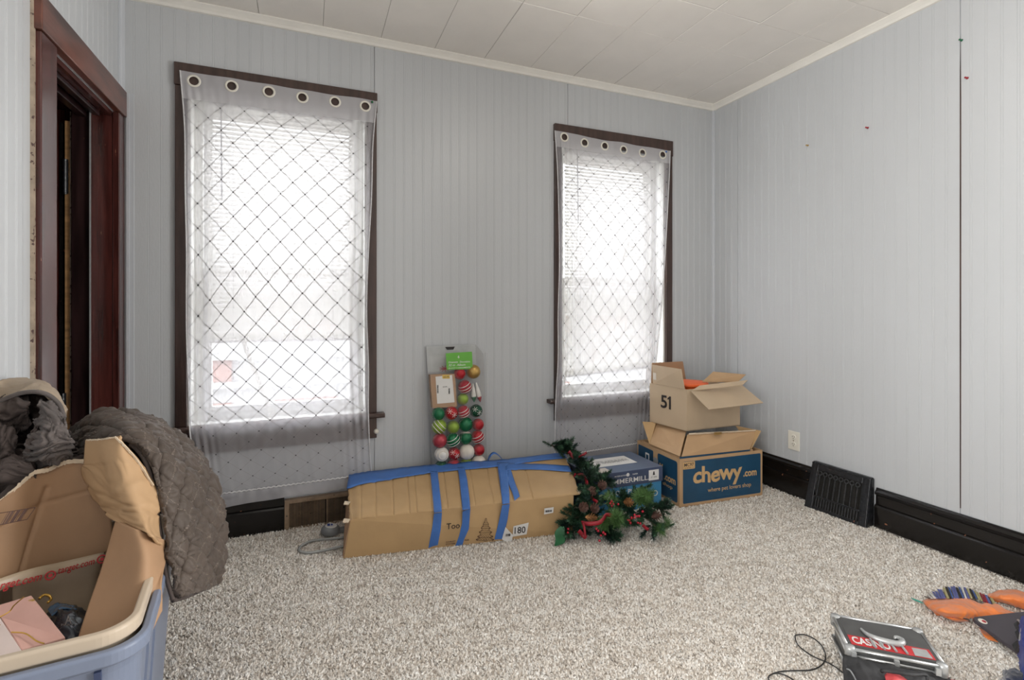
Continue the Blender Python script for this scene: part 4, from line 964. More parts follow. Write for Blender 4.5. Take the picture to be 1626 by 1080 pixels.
for cx, cy, r, col, sty, lb in OR:
    rr = r / 4.5 * .00375; off = .004 + rr
    if off + rr > TK: off = TK - rr - .001 if TK - rr - .001 > rr * .9 else rr + .002
    c = op(cx, cy, off)
    t = thing('ball_ornament', c, lb, 'ornament', 'ornaments in the clear pack')
    MB().ball(c, rr, 20, 12).build('ball', M[col], t, smooth=True)
    ax = V((.5, 0, .85)).normalized() if sty != 'band' else V((.1, .3, 1)).normalized()
    if sty == 'stripe':
        ax = V((random.choice((.75, -.35)), -.15, .7)).normalized()
        for h in (-.45, 0.0, .45):
            q = math.sqrt(1 - h * h) * rr; MB().lathe([(q * 1.0 + .0004, -.0022), (q + .0012, 0), (q * 1.0 + .0004, .0022)], c + ax * h * rr, ax, 28).build('stripe', M['whiteb'], t, smooth=True)
    if sty == 'band':
        MB().lathe([(rr * math.sin(a_) * 1.02, rr * math.cos(a_) * 1.02) for a_ in [math.radians(x) for x in (2, 15, 30, 45, 52)]], c, ax, 20).build('cap_band', M['cream'] if col == 'greeng' else M['dkgreen'], t, smooth=True)
    if sty == 'flake':
        for (du, dv) in ((.25, -.2), (-.5, .45)):
            n_ = (pN + X_ * du + pU * dv).normalized(); a1 = n_.orthogonal().normalized(); a2 = n_.cross(a1); mb = MB()
            for k in range(6):
                d = a1 * math.cos(k * 1.047) + a2 * math.sin(k * 1.047)
                mb.tube([c + n_ * rr * 1.02, c + (n_ + d * .42).normalized() * rr * 1.03], [.0006, .0016], 5)
            mb.build('snowflake', M['whiteb'], t)
    if sty == 'ring':
        for f_ in (.85, .55): MB().torus(c + pN * rr * math.sqrt(1 - f_ * f_) * 1.0, pN, rr * f_, .0022, 24, 6).build('ring', M['cream'], t, smooth=True)
for (ax_, ay, bx_, by, c2, lb) in ((498, 400, 508, 535, 'greeng', 'white cone ornament with green tip at the right of the pack'), (522, 395, 553, 535, 'redg', 'white cone ornament with red tip at the right of the pack')):
    a, b_ = op(ax_, ay, .022), op(bx_, by, .022); t = thing('cone_ornament', b_, lb, 'ornament', 'ornaments in the clear pack')
    n = 9; MB().tube([a.lerp(b_, k / n * .72) for k in range(n + 1)], [.003 + .011 * math.sin(math.pi * .5 * k / n) for k in range(n + 1)], 12).build('body', M['whiteb'], t, smooth=True)
    MB().tube([a.lerp(b_, .70 + k / 4 * .3) for k in range(5)], [.0142, .0125, .009, .005, .001], 12).build('tip', M[c2], t, smooth=True)
t = thing('star_ornament', op(295, 305, .02), 'dark red berry star ornament at the upper left of the pack', 'ornament')
mb = MB()
for k in range(9):
    a_ = k * .7; c = op(297, 295, .022); mb.tube([c, c + (X_ * math.cos(a_) + pU * math.sin(a_) * .6) * .030], [.003, .0012], 6)
mb.build('twig_star', M['redm'], t)

# ================================================================== GARLAND
gl = thing('christmas_garland', atZ(950, 850), 'green pine garland with cones, berries and red ribbon beside the long carton', 'garland')
gl0 = V(gl.location)
def needles(seed, L, nn_, nl, m, w=.00125):
    nn_ = int(nn_ * 1.5); nl *= 1.12
    rr = random.Random(seed); vs = []; fs = []
    for k in range(nn_):
        t = rr.random(); base = V((0, 0, L * t)); a_ = rr.random() * 6.283
        d = V((math.cos(a_), math.sin(a_), .75 + .5 * t + rr.uniform(-.2, .3))).normalized(); l = nl * rr.uniform(.7, 1.15) * (1 - .35 * t)
        s = d.cross(Z_).normalized() * w; q = base + d * l + V((0, 0, -.15 * l * rr.random())); n = len(vs)
        vs += [base - s, base + s, base + d * l * .6 + s * .8, base + d * l * .6 - s * .8, q]; fs += [(n, n + 1, n + 2, n + 3), (n + 3, n + 2, n + 4)]
    me = bpy.data.meshes.new('pine_sprig'); me.from_pydata(vs, [], fs); me.materials.append(m); return me
SP = [needles(k, .055, 90, .026, M['green']) for k in range(3)] + [needles(9, .05, 80, .028, M['greend'])] + [needles(11, .05, 80, .024, M['green'])]
SPB = [needles(20, .05, 70, .05, M['green2'], .0009)]
def place(o_mesh, name, p, d, par=gl, s=1.0):
    o = bpy.data.objects.new(name, o_mesh); link(o, par); o.location = p - worldloc(par)
    o.rotation_euler = d.to_track_quat('Z', 'Y').to_euler(); o.scale = (s, s, s); return o
rg = random.Random(12)
Z7 = lambda x, y, d: P(840 + x / 5.4, 680 + y / 5.4, d)
spine = [[(190, 140, 2.80), (250, 185, 2.79), (370, 170, 2.80)], [(250, 185, 2.79), (380, 240, 2.74), (440, 330, 2.66), (500, 420, 2.56), (520, 520, 2.48), (480, 640, 2.44), (430, 760, 2.40), (380, 900, 2.34)],
         [(520, 430, 2.56), (640, 430, 2.56), (620, 500, 2.50)], [(480, 640, 2.44), (560, 780, 2.38), (640, 880, 2.34), (700, 930, 2.31)],
         [(560, 600, 2.46), (700, 660, 2.43), (820, 640, 2.44), (940, 560, 2.48)], [(820, 680, 2.42), (950, 740, 2.39), (1040, 800, 2.36), (1120, 870, 2.33)],
         [(960, 680, 2.43), (1080, 680, 2.45), (1150, 700, 2.44)], [(640, 780, 2.37), (760, 760, 2.39), (880, 830, 2.35)], [(430, 760, 2.38), (330, 800, 2.36), (300, 900, 2.34)], [(430, 560, 2.47), (480, 620, 2.44)]]
stems = MB()
for sp_ in spine:
    pts = [Z7(*q) for q in sp_]; pts = [V((p.x, p.y, max(p.z, .022))) for p in pts]
    L = sum((b_ - a).length for a, b_ in zip(pts[:-1], pts[1:])); MB().tube([crow(pts, k / 12) for k in range(13)], .0028, 6).build('garland_stem', M['stem'], gl)
    n = int(L / .0075) + 2
    for k in range(n):
        t = k / n; p = crow(pts, t); tan = (crow(pts, min(1, t + .02)) - crow(pts, max(0, t - .02))).normalized()
        d = (tan * .6 + V((rg.uniform(-1, 1), rg.uniform(-1, .7), rg.uniform(-.5, .95)))).normalized()
        pp = p + d * rg.uniform(0, .012); 
        if pp.z + d.z * .07 < .006: d.z = abs(d.z) * .4; d.normalize()
        place(rg.choice(SP), 'pine_sprig', pp, d, s=rg.uniform(.9, 1.3))
for x, y, d, n in ((960, 620, 2.42, 6), (1000, 600, 2.42, 5), (740, 800, 2.33, 6), (640, 830, 2.34, 3), (1120, 860, 2.32, 2), (690, 640, 2.40, 2)):
    for k in range(n): place(SPB[0], 'long_needle_sprig', Z7(x + rg.uniform(-30, 30), y + rg.uniform(-25, 25), d), V((rg.uniform(-.8, .8), -.5, rg.uniform(.2, 1))).normalized(), s=rg.uniform(.9, 1.2))
def cone_mesh(m, R=.021, L=.045, seed=0):
    mb = MB(); rr = random.Random(seed); n = 46
    for k in range(n):
        t = k / (n - 1); a_ = k * 2.39996; r = R * math.sin(math.pi * (.12 + .80 * t)) ; z = L * (t - .45)
        o = V((math.cos(a_), math.sin(a_), 0)); s = V((-math.sin(a_), math.cos(a_), 0)); w = .0065 * (1 - .4 * t); up = V((0, 0, 1))
        b0_ = o * r * .35 + up * z
        tip = o * r * 1.12 + up * (z + .006)
        mb.add([b0_ - s * w * .6, b0_ + s * w * .6, tip + s * w * .7, tip + o * .002 + up * .001, tip - s * w * .7, b0_ + o * .001 - up * .003], [(0, 1, 2, 3, 4), (0, 4, 3, 5), (5, 3, 2, 1)])
    mb.lathe([(.0001, -L * .45), (R * .5, -L * .3), (R * .55, 0), (R * .4, L * .4), (.0001, L * .52)], (0, 0, 0), Z_, 10)
    me = bpy.data.meshes.new('pine_cone'); me.from_pydata(mb.v, [], mb.f); me.materials.append(m); return me
CM, CM2 = cone_mesh(M['cone']), cone_mesh(M['cone2'], .019, .05, 3)
for x, y, d, me, dv in ((465, 675, 2.36, CM, (-.2, -1, .2)), (555, 683, 2.35, CM, (.2, -1, .2)), (525, 768, 2.31, CM2, (.9, -.3, -.1)), (620, 490, 2.45, CM, (.3, -.8, .5)),
                        (545, 545, 2.44, CM, (-.6, -.5, .5)), (845, 635, 2.38, CM2, (.3, -.9, .3)), (1085, 755, 2.34, CM, (.5, -.8, .5))):
    place(me, 'pine_cone', Z7(x, y, d), V(dv).normalized(), s=1.0)
bmesh_ = MB().ball((0, 0, 0), .0058, 10, 7); bme = bpy.data.meshes.new('berry'); bme.from_pydata(bmesh_.v, [], bmesh_.f); bme.materials.append(M['berry'])
bme.polygons.foreach_set('use_smooth', [True] * len(bme.polygons))
for x, y, d in [(697, 645, 2.36), (722, 652, 2.36), (712, 668, 2.355), (765, 652, 2.36), (708, 628, 2.365), (880, 770, 2.32), (905, 745, 2.32), (925, 755, 2.315), (945, 755, 2.32), (860, 790, 2.31), (870, 812, 2.31),
                (935, 812, 2.31), (955, 818, 2.31), (975, 715, 2.34), (905, 768, 2.31), (578, 862, 2.28), (593, 880, 2.28), (637, 895, 2.28), (652, 908, 2.28), (604, 965, 2.27), (617, 920, 2.28), (333, 896, 2.29), (335, 866, 2.31), (395, 395, 2.60), (390, 410, 2.60), (845, 790, 2.31)]:
    p = Z7(x, y, d); p.z = max(p.z, .008); place(bme, 'berry', p, Z_, s=rg.uniform(.85, 1.1))
def rib(pts, w, tw=0.0):
    q = [Z7(*a) for a in pts]; n = 26; mb = MB()
    for k in range(n + 1):
        t = k / n; p = crow(q, t); tan = (crow(q, min(1, t + .03)) - crow(q, max(0, t - .03))).normalized()
        s = tan.cross(-FW).normalized(); up = s.cross(tan); a_ = tw * math.sin(t * 7 + len(pts)); s = s * math.cos(a_) + up * math.sin(a_)
        mb.v += [p - s * w / 2, p + s * w / 2]
    mb.f = [(2 * k, 2 * k + 1, 2 * k + 3, 2 * k + 2) for k in range(n)]; mb.build('ribbon', M['ribbon'], gl, smooth=True, solid=.001)
rib([(495, 208, 2.70), (465, 228, 2.69), (425, 245, 2.69)], .013, .6); rib([(340, 200, 2.72), (370, 235, 2.71), (385, 280, 2.70)], .019, .5)
rib([(405, 420, 2.57), (430, 400, 2.56), (475, 405, 2.54), (495, 460, 2.50), (500, 530, 2.46), (540, 600, 2.42), (590, 635, 2.39)], .014, .35)
rib([(450, 810, 2.30), (510, 820, 2.275), (600, 810, 2.27), (640, 775, 2.28), (665, 740, 2.29), (725, 755, 2.30)], .018, .4)
rib([(425, 880, 2.28), (460, 915, 2.28), (490, 940, 2.27)], .020, .3); rib([(465, 815, 2.28), (478, 880, 2.275), (485, 945, 2.27)], .010, .3)
rib([(975, 830, 2.30), (1000, 855, 2.30), (1025, 870, 2.30)], .014, .3)
lfm = cloth('satin_leaf', [[(880, 868, 2.275), (880.5, 868, 2.275)], [(882, 858, 2.275), (896, 862, 2.28)], [(881, 845, 2.28), (897, 850, 2.28)], [(889, 836, 2.29), (896, 836, 2.29)]], 8, 12, M['leaf'], gl, .001)
for (x, y, dx, dy) in ((700, 560, -30, 60), (690, 600, 40, 40), (600, 590, 30, -25)):
    a = Z7(x, y, 2.38); b_ = Z7(x + dx, y + dy, 2.37); s = (b_ - a).cross(FW).normalized() * .006
    MB().slab([a, a.lerp(b_, .4) + s, b_, a.lerp(b_, .4) - s], -FW, .001).build('sage_leaf', M['sage'], gl)

# ================================================================== GADGET AND CORD
gd = thing('door_chime', atZ(525, 853), 'small grey plastic device on the carpet behind the end of the long carton', 'device')
gc = atZ(524, 850, .0)
MB().lathe([(.0001, .008), (.038, .008), (.045, .018), (.043, .034), (.034, .044), (.0001, .046)], gc, Z_ + X_ * .12, 24).build('housing', M['greypl'], gd, smooth=True)
MB().lathe([(.0001, .0475), (.026, .047), (.028, .045)], gc, Z_ + X_ * .12, 20).build('face_label', M['paper'], gd)
MB().box(gc + V((-.012, -.01, .050)), gc + V((.0, .012, .0515))).box(gc + V((.004, -.012, .051)), gc + V((.012, .004, .0525))).build('label_mark', M['bluecl'], gd)
MB().box(gc + V((.036, -.015, .006)), gc + V((.075, .015, .028))).build('cable_boss', M['greypl'], gd, bevel=.004)
cpts = [(556, 852), (535, 855), (510, 857), (492, 860), (477, 868), (476, 875), (488, 878), (510, 875), (530, 871), (552, 866)]
q = [atZ(x, y, .012) for x, y in cpts]
tag(MB().tube([crow(q, k / 50) for k in range(51)], .0055, 8).build('cord', M['cord'], smooth=True), 'grey cord looping on the carpet left of the long carton', 'cord')
Z8 = lambda x, y: (1180 + x / 10.16, 980 + y / 10.16)
q = [atZ(*Z8(x, y), .011) for x, y in [(840, 280), (900, 285), (990, 285), (1110, 330), (1220, 410), (1290, 500), (1330, 630), (1300, 740), (1200, 820), (1060, 860), (850, 865), (600, 880), (430, 940), (420, 1020), (600, 1100)]]
q2 = [atZ(*Z8(x, y), .011) for x, y in [(840, 300), (850, 380), (900, 470), (1040, 580), (1180, 660), (1330, 720), (1480, 800), (1600, 890), (1750, 960)]]
q3 = [atZ(*Z8(x, y), .012) for x, y in [(420, 950), (500, 910), (600, 915), (700, 950), (800, 1010), (900, 1100)]]
cw = thing('charging_cable', q[5], 'thin black cord looping on the carpet left of the aluminium case', 'cord')
for qq in (list(reversed(q2)) + q[1:], q3): MB().tube([crow(qq, k / 60) for k in range(61)], .0019, 6).build('cord_run', M['blackcord'], cw, smooth=True)

# ================================================================== ALUMINIUM CASE, BAG, CLOTHES
zc_ = .105; a0 = atZ(1322, 975, zc_); a1 = atZ(1463, 1001, zc_); a2 = atZ(1498, 1056, zc_); a3 = atZ(1347, 1028, zc_)
ca = thing('aluminium_case', (a0 + a2) / 2 - V((0, 0, .095)), 'small aluminium case with a red printed lid at the bottom right', 'case')
cx_ = ((a1 - a0) + (a2 - a3)).normalized(); cy_ = Z_.cross(cx_)
if cy_.dot(a0 - a3) < 0: cy_ = -cy_
cl = ((a1 - a0).length + (a2 - a3).length) / 2; cw_ = (a0 - a3).dot(cy_); o_ = a3.copy()
T = lambda a, b_, z=0: o_ + cx_ * a + cy_ * b_ + V((0, 0, z))
MB().slab([T(.004, .004, -.07), T(cl - .004, .004, -.07), T(cl - .004, cw_ - .004, -.07), T(.004, cw_ - .004, -.07)], Z_, .068).build('case_body', M['caseblk'], ca, bevel=.003)
lidp = MB().slab([T(.012, .012, -.003), T(cl - .012, .012, -.003), T(cl - .012, cw_ - .012, -.003), T(.012, cw_ - .012, -.003)], Z_, .002).build('lid_panel', M['caseblk'], ca)
for z in (-.004, -.022, -.070):
    for p, q in ((T(0, 0, z), T(cl, 0, z)), (T(cl, 0, z), T(cl, cw_, z)), (T(cl, cw_, z), T(0, cw_, z)), (T(0, cw_, z), T(0, 0, z))):
        MB().tube([p, q], .0050, 8).build('edge_rail', M['silver'], ca, smooth=True)
for a, b_ in ((0, 0), (cl, 0), (cl, cw_), (0, cw_)):
    MB().lathe([(.0001, .0062), (.012, .0055), (.0135, 0), (.0135, -.026), (.0001, -.026)], T(a + (.006 if a == 0 else -.006), b_ + (.006 if b_ == 0 else -.006), -.004), Z_, 16).build('corner_cap', M['silver2'], ca, smooth=True)
band = [T(.014, .020, -.0006), T(cl - .014, .020, -.0006), T(cl - .014, .066, -.0006), T(.014, .066, -.0006)]
MB().slab(band, Z_, .0004).build('red_band', M['redprint'], lidp)
text_on(lidp, 'brand_print', 'CASINO', T(.068, .043, .0002), cx_, cy_, .095, .034, M['paper'], bold=.03, eps=.0006)
mb = MB(); pts = [T(.060, .105, .004), T(.066, .085, .004), T(.080, .068, .005), T(.105, .058, .005), T(.135, .056, .005), T(.152, .066, .005), T(.156, .084, .004), T(.145, .092, .004), T(.138, .082, .004)]
mb.tube([crow(pts, k / 40) for k in range(41)], [.003 + .006 * math.sin(math.pi * k / 40) for k in range(41)], 8); mb.build('handle', M['silver2'], ca, smooth=True)
for a in (.070, .092, .120, .146): MB().tube([T(a, .058, .004), T(a + .004, .022, .002)], .0035, 6).build('handle_leg', M['silver2'], ca)
MB().slab([T(cl - .062, .022, .0004), T(cl - .020, .022, .0004), T(cl - .022, .060, .0004), T(cl - .058, .058, .0004)], Z_, .0006).build('silver_print', M['silver2'], lidp)
for a in (.012, cl / 2, cl - .02):
    o = MB().box((-.006, -.006, -.012), (.006, .003, .006)).build('latch', M['silver2'], ca)
    o.location = T(a, -.006, -.012) - worldloc(ca); o.rotation_euler = (0, 0, math.atan2(cx_.y, cx_.x))
    o.data.transform(Matrix.Translation(worldloc(ca)))
# black bag with red lining in front
bg = thing('black_bag', atZ(1430, 1100), 'black bag with red lining against the front of the aluminium case', 'bag')
def bp_(x, y): return (1300 + x / 7.39, 950 + y / 7.39)
dz = lambda px, py, z: (px, py, (CZ - z) / ((py - 490) / FPX))
rows = [[dz(*bp_(290, 660), .085), dz(*bp_(520, 720), .088), dz(*bp_(800, 780), .088), dz(*bp_(1150, 850), .088), dz(*bp_(1440, 880), .080)],
        [dz(*bp_(285, 800), .075), dz(*bp_(520, 830), .090), dz(*bp_(800, 900), .082), dz(*bp_(1200, 930), .082), dz(*bp_(1520, 940), .060)],
        [dz(*bp_(300, 1000), .05), dz(*bp_(520, 1020), .07), dz(*bp_(800, 1060), .07), dz(*bp_(1200, 1080), .07), dz(*bp_(1650, 1060), .03)],
        [dz(*bp_(300, 1300), .02), dz(*bp_(520, 1300), .03), dz(*bp_(800, 1300), .03), dz(*bp_(1200, 1300), .03), dz(*bp_(1700, 1300), .02)]]
cloth('bag_body', rows, 40, 30, M['blkcloth'], bg, .003, lambda u, v, p: wr(p, 22, .003))
cloth('red_lining', [[dz(*bp_(775, 900), .090), dz(*bp_(870, 872), .100), dz(*bp_(1000, 930), .095)], [dz(*bp_(790, 960), .088), dz(*bp_(900, 950), .098), dz(*bp_(1060, 985), .088)], [dz(*bp_(800, 1080), .075), dz(*bp_(950, 1080), .08), dz(*bp_(1100, 1080), .07)]], 14, 14, M['redcloth'], bg, .003, lambda u, v, p: wr(p, 30, .002))
cloth('red_lining', [[dz(*bp_(1540, 955), .055), dz(*bp_(1600, 960), .055)], [dz(*bp_(1530, 1000), .05), dz(*bp_(1660, 1010), .045)], [dz(*bp_(1540, 1090), .04), dz(*bp_(1700, 1090), .03)]], 8, 8, M['redcloth'], bg, .003)
q = [P(*dz(*bp_(x, y), z)) for x, y, z in ((740, 860, .095), (760, 850, .105), (900, 870, .108), (1100, 900, .105), (1250, 900, .10), (1280, 960, .09))]
MB().tube([crow(q, k / 30) for k in range(31)], .0045, 8).build('bag_handle', M['blkcloth'], bg, smooth=True)
q = [P(*dz(*bp_(x, y), z)) for x, y, z in ((330, 830, .085), (370, 850, .088), (420, 930, .08), (460, 1020, .075))]
MB().tube([crow(q, k / 20) for k in range(21)], .002, 6).build('piping', M['greypl'], bg, smooth=True)

# orange garment, patterned garment, laptop, backpack
ZR = lambda x, y: (1440 + x / 6.0, 900 + y / 6.0)
def g3(x, y, z): return dz(*ZR(x, y), z)
og1 = thing('orange_shirt', atZ(1520, 970), 'crumpled orange shirt on the carpet under the dark laptop', 'shirt')
cloth('shirt_body', [[g3(160, 318, .006), g3(350, 298, .02), g3(560, 292, .03), g3(700, 350, .03), g3(850, 360, .03), g3(1000, 430, .02), g3(1150, 440, .01)],
                     [g3(158, 330, .012), g3(330, 360, .045), g3(540, 370, .05), g3(700, 400, .045), g3(830, 400, .045), g3(980, 450, .03), g3(1150, 470, .02)],
                     [g3(200, 390, .012), g3(350, 430, .05), g3(540, 440, .05), g3(660, 450, .04), g3(800, 480, .03), g3(980, 520, .03), g3(1150, 540, .01)],
                     [g3(300, 460, .006), g3(400, 485, .02), g3(520, 490, .03), g3(640, 500, .02), g3(760, 600, .01), g3(950, 620, .01), g3(1150, 650, .01)]], 60, 30, M['orange'], og1, .003, lambda u, v, p: wr(p, 18, .0035))
cloth('sleeve', [[g3(330, 462, .006), g3(430, 470, .02), g3(520, 490, .02)], [g3(360, 480, .018), g3(450, 500, .026), g3(560, 505, .02)], [g3(420, 505, .006), g3(480, 525, .008), g3(600, 518, .006)]], 20, 10, M['orange'], og1, .003)
cloth('shirt_tail', [[g3(690, 585, .005), g3(720, 600, .008)], [g3(720, 640, .012), g3(800, 660, .012)], [g3(760, 690, .006), g3(870, 720, .006)]], 12, 12, M['orange'], og1, .004)
og2 = thing('orange_garment', atZ(1605, 950), 'second piece of crumpled orange cloth at the right edge', 'garment')
cloth('garment_body', [[g3(775, 270, .006), g3(870, 235, .02), g3(960, 215, .02), g3(1060, 232, .03), g3(1200, 250, .02)], [g3(780, 290, .01), g3(880, 290, .035), g3(980, 290, .045), g3(1080, 310, .05), g3(1200, 320, .04)],
                       [g3(850, 330, .006), g3(920, 345, .012), g3(1020, 375, .012), g3(1110, 410, .01), g3(1200, 440, .01)]], 30, 18, M['orange'], og2, .003, lambda u, v, p: wr(p, 18, .003))
pg = thing('patterned_cloth', atZ(1530, 945), 'small multicoloured patterned cloth tucked behind the orange shirt', 'cloth')
rp = random.Random(4); cols = [M['paper'], M['ink'], mat('teal', (.05, .35, .27), .5), M['redm'], mat('periwinkle', (.12, .14, .36), .5), mat('khaki', (.45, .40, .2), .5), M['ink'], mat('denim', (.06, .12, .35), .5)]
for k in range(26):
    x = 165 + k * 25; yt = 290 - 95 * math.sin(math.pi * min(1, k / 24) ** .9) + rp.uniform(-8, 8); yb2 = 305 if k < 18 else 305 + (k - 18) * 11
    w = rp.uniform(14, 26); a = [P(*g3(x, yt, .012)), P(*g3(x + w, yt + 6, .012)), P(*g3(x + w + 40, yb2, .034)), P(*g3(x + 40, yb2 - 2, .034))]
    MB().slab(a, Z_, .003).build('stripe_patch', rp.choice(cols), pg)
tag(MB().tube([atZ(*ZR(x, y), .012) for x, y in ((40, 298), (80, 318), (120, 332), (155, 350))], [.001, .003, .003, .001], 6).build('loose_ribbon', cols[2]), 'short teal ribbon end left of the orange shirt', 'ribbon')
lt = thing('laptop', atZ(1590, 1010), 'closed dark laptop lying on the orange shirt', 'laptop')
L0, L1, L2, L3 = [P(*g3(x, y, z)) for x, y, z in ((612, 480, .052), (1250, 410, .056), (1450, 900, .03), (1055, 850, .028))]
nl = (L1 - L0).cross(L3 - L0).normalized(); nl = nl if nl.z > 0 else -nl
e_x, e_y = (L1 - L0).normalized(), (L3 - L0).normalized(); rad = .012
cnr = [L0 + e_y * rad, L0 + e_y * rad * .3 + e_x * rad * .3, L0 + e_x * rad, L1, L1 + e_y * .2, L3 + e_x * .02]
MB().slab(cnr, -nl, .012).build('laptop_body', M['laptop'], lt, bevel=.002)
c = onpl(*ZR(722, 520), L0, nl); MB().lathe([(.0001, .0012), (.011, .0012), (.012, 0)], c, nl, 20).build('lid_emblem', M['cream'], lt)
c = onpl(*ZR(735, 525), L0, nl) + nl * .0008; MB().lathe([(.0001, .0012), (.0055, .0012), (.006, 0)], c, nl, 16).build('emblem_centre', M['redm'], lt)
bpk = thing('blue_backpack', atZ(1650, 1060), 'blue backpack with black buckles at the right edge', 'backpack')
cloth('bag_body', [[g3(1075, 560, .06), g3(1110, 480, .12), g3(1180, 450, .14), g3(1350, 440, .12)], [g3(1072, 740, .07), g3(1100, 660, .14), g3(1180, 640, .17), g3(1350, 640, .15)],
                   [g3(1070, 880, .06), g3(1110, 860, .13), g3(1180, 850, .16), g3(1350, 850, .14)], [g3(1105, 1000, .02), g3(1120, 1100, .05), g3(1180, 1100, .06), g3(1350, 1100, .04)]], 24, 30, M['bluecl'], bpk, .004, lambda u, v, p: wr(p, 20, .003))
for (x, y, sx_, sy_) in ((1050, 560, 36, 48), (1062, 640, 34, 60), (1040, 760, 40, 62)):
    q = [P(*g3(x - sx_, y - sy_ * .3, .075)), P(*g3(x + sx_ * .3, y - sy_, .085)), P(*g3(x + sx_, y - sy_ * .1, .10)), P(*g3(x + sx_ * .6, y + sy_, .085)), P(*g3(x - sx_ * .3, y + sy_ * .8, .075))]
    MB().slab(q, (CAM - q[0]).normalized(), .010).build('buckle', M['blkcloth'], bpk, bevel=.003)
q = [P(*g3(x, y, z)) for x, y, z in ((1060, 510, .09), (1090, 540, .11), (1095, 600, .12), (1080, 700, .11), (1100, 760, .12))]
MB().tube([crow(q, k / 20) for k in range(21)], .0035, 6).build('strap', M['silver2'], bpk, smooth=True)
fz = thing('dark_fleece', atZ(1600, 1078), 'dark blue fleece on the carpet in the lower right corner', 'clothing')
cloth('fleece_body', [[g3(905, 1080, .005), g3(930, 1020, .03), g3(990, 970, .04), g3(1060, 990, .04), g3(1180, 1000, .04)], [g3(900, 1150, .01), g3(960, 1080, .06), g3(1040, 1060, .06), g3(1180, 1060, .06), g3(1300, 1060, .06)], [g3(900, 1250, .005), g3(1000, 1250, .03), g3(1100, 1250, .03), g3(1200, 1250, .03), g3(1300, 1250, .03)]],
      26, 20, mat('midnight_fleece', (.012, .018, .045), .9, .4, 40, bump=.6, sheen=.4), fz, .004, lambda u, v, p: wr(p, 35, .004))

# ================================================================== TOTES
def rr_path(hx, hy, r, n=10):
    return [V((x, y, 0)) for x, y in rrect(-hx, hx, -hy, hy, r, n)]
tang = math.radians(6.5)
def tote(nm, center, hx, hy, r, zt, zb, lip, m, label, taper=.86):
    t = thing(nm, V((center[0], center[1], zb)), label, 'tote'); R_ = Matrix.Rotation(tang, 3, 'Z')
    prof = [(taper, zb), (taper + (1 - taper) * .9, zt - .045), (1.0, zt - .03), (1 + lip * .6, zt - .028), (1 + lip, zt - .024), (1 + lip, zt - .004), (1 + lip * .7, zt), (.985, zt), (.97, zt - .006), (.965, zt - .05), (taper - .02, zb + .01)]
    mb = MB(); base = rr_path(hx, hy, r); n = len(base)
    for s, z in prof:
        k = (hx * (s - 1)) # same offset all round
        for p in rr_path(hx + k, hy + k, max(.01, r + k * .5)): mb.v.append(R_ @ V((p.x, p.y, 0)) + V((center[0], center[1], z)))
    mb.f = [(a * n + i, a * n + (i + 1) % n, (a + 1) * n + (i + 1) % n, (a + 1) * n + i) for a in range(len(prof) - 1) for i in range(n)]
    mb.f.append(tuple(range((len(prof) - 1) * n, len(prof) * n))); mb.f.append(tuple(range(n))[::-1])
    mb.build('tote_body', m, t, smooth=False, bevel=.002)
    return t, R_
R6 = Matrix.Rotation(tang, 3, 'Z')
corner = V((-.292, 1.110, 0)); HX, HY = .205, .30
ctr = corner + R6 @ V((-HX, HY, 0))
tt, R_ = tote('storage_tote', ctr, HX + .006, HY + .006, .055, .478, .004, .05, M['tote'], 'blue grey plastic storage tote in the lower left corner')
tn, _ = tote('beige_tote', ctr, HX - .010, HY - .010, .055, .505, .03, .055, M['tan'], 'beige plastic tote nested inside the blue grey tote', .84)
# ribs and handle on the near side
def tp(a, b_, z): return ctr + R6 @ V((a, b_, 0)) + V((0, 0, z))
for a in (HX - .055, HX - .115):
    MB().slab([tp(a - .005, -HY - .004, .445), tp(a + .005, -HY - .004, .445), tp(a + .004, -HY + .006, .37), tp(a - .004, -HY + .006, .37)], R6 @ V((0, -1, 0)), .008).build('rib', M['totedark'] if a > HX - .06 else M['tote'], tt)
MB().slab([tp(-HX + .03, -HY - .006, .405), tp(HX - .215, -HY - .006, .405), tp(HX - .195, -HY - .006, .442), tp(-HX + .03, -HY - .006, .442)], R6 @ V((0, -1, 0)), .022).build('grip', M['tote'], tt, bevel=.004)
for b_ in (-.20, -.10): MB().slab([tp(HX + .002, b_ - .004, .44), tp(HX + .002, b_ + .004, .44), tp(HX - .020, b_ + .003, .10), tp(HX - .020, b_ - .003, .10)], R6 @ V((1, 0, 0)), .006).build('rib', M['tote'], tt)

# ------------------------------------------------------------------ cardboard standing in the tote
kb = thing('torn_carton', tp(0, .1, .10), 'large torn open kraft carton standing inside the totes', 'box')
def jag(rows, s=3):
    return rows
cloth('back_panel', [[(-60, 850, 1.10), (-20, 812, 1.14), (20, 780, 1.17), (60, 748, 1.22), (105, 735, 1.27), (152, 732, 1.31)],
                     [(-60, 890, 1.08), (-20, 868, 1.12), (20, 845, 1.16), (60, 825, 1.21), (112, 810, 1.26), (172, 790, 1.30)],
                     [(-60, 960, 1.04), (-20, 945, 1.08), (20, 926, 1.13), (60, 912, 1.18), (112, 898, 1.235), (182, 872, 1.29)]], 70, 44, M['kraft3'], kb, .005,
      lambda u, v, p: .005 * noise.noise(p * 9) - .006 * math.exp(-((u - .72 + .28 * v) / .018) ** 2) * (v > .2) - .004 * math.exp(-((v - .36) / .02) ** 2) + (.004 * noise.noise(p * 60) if v < .03 else 0))
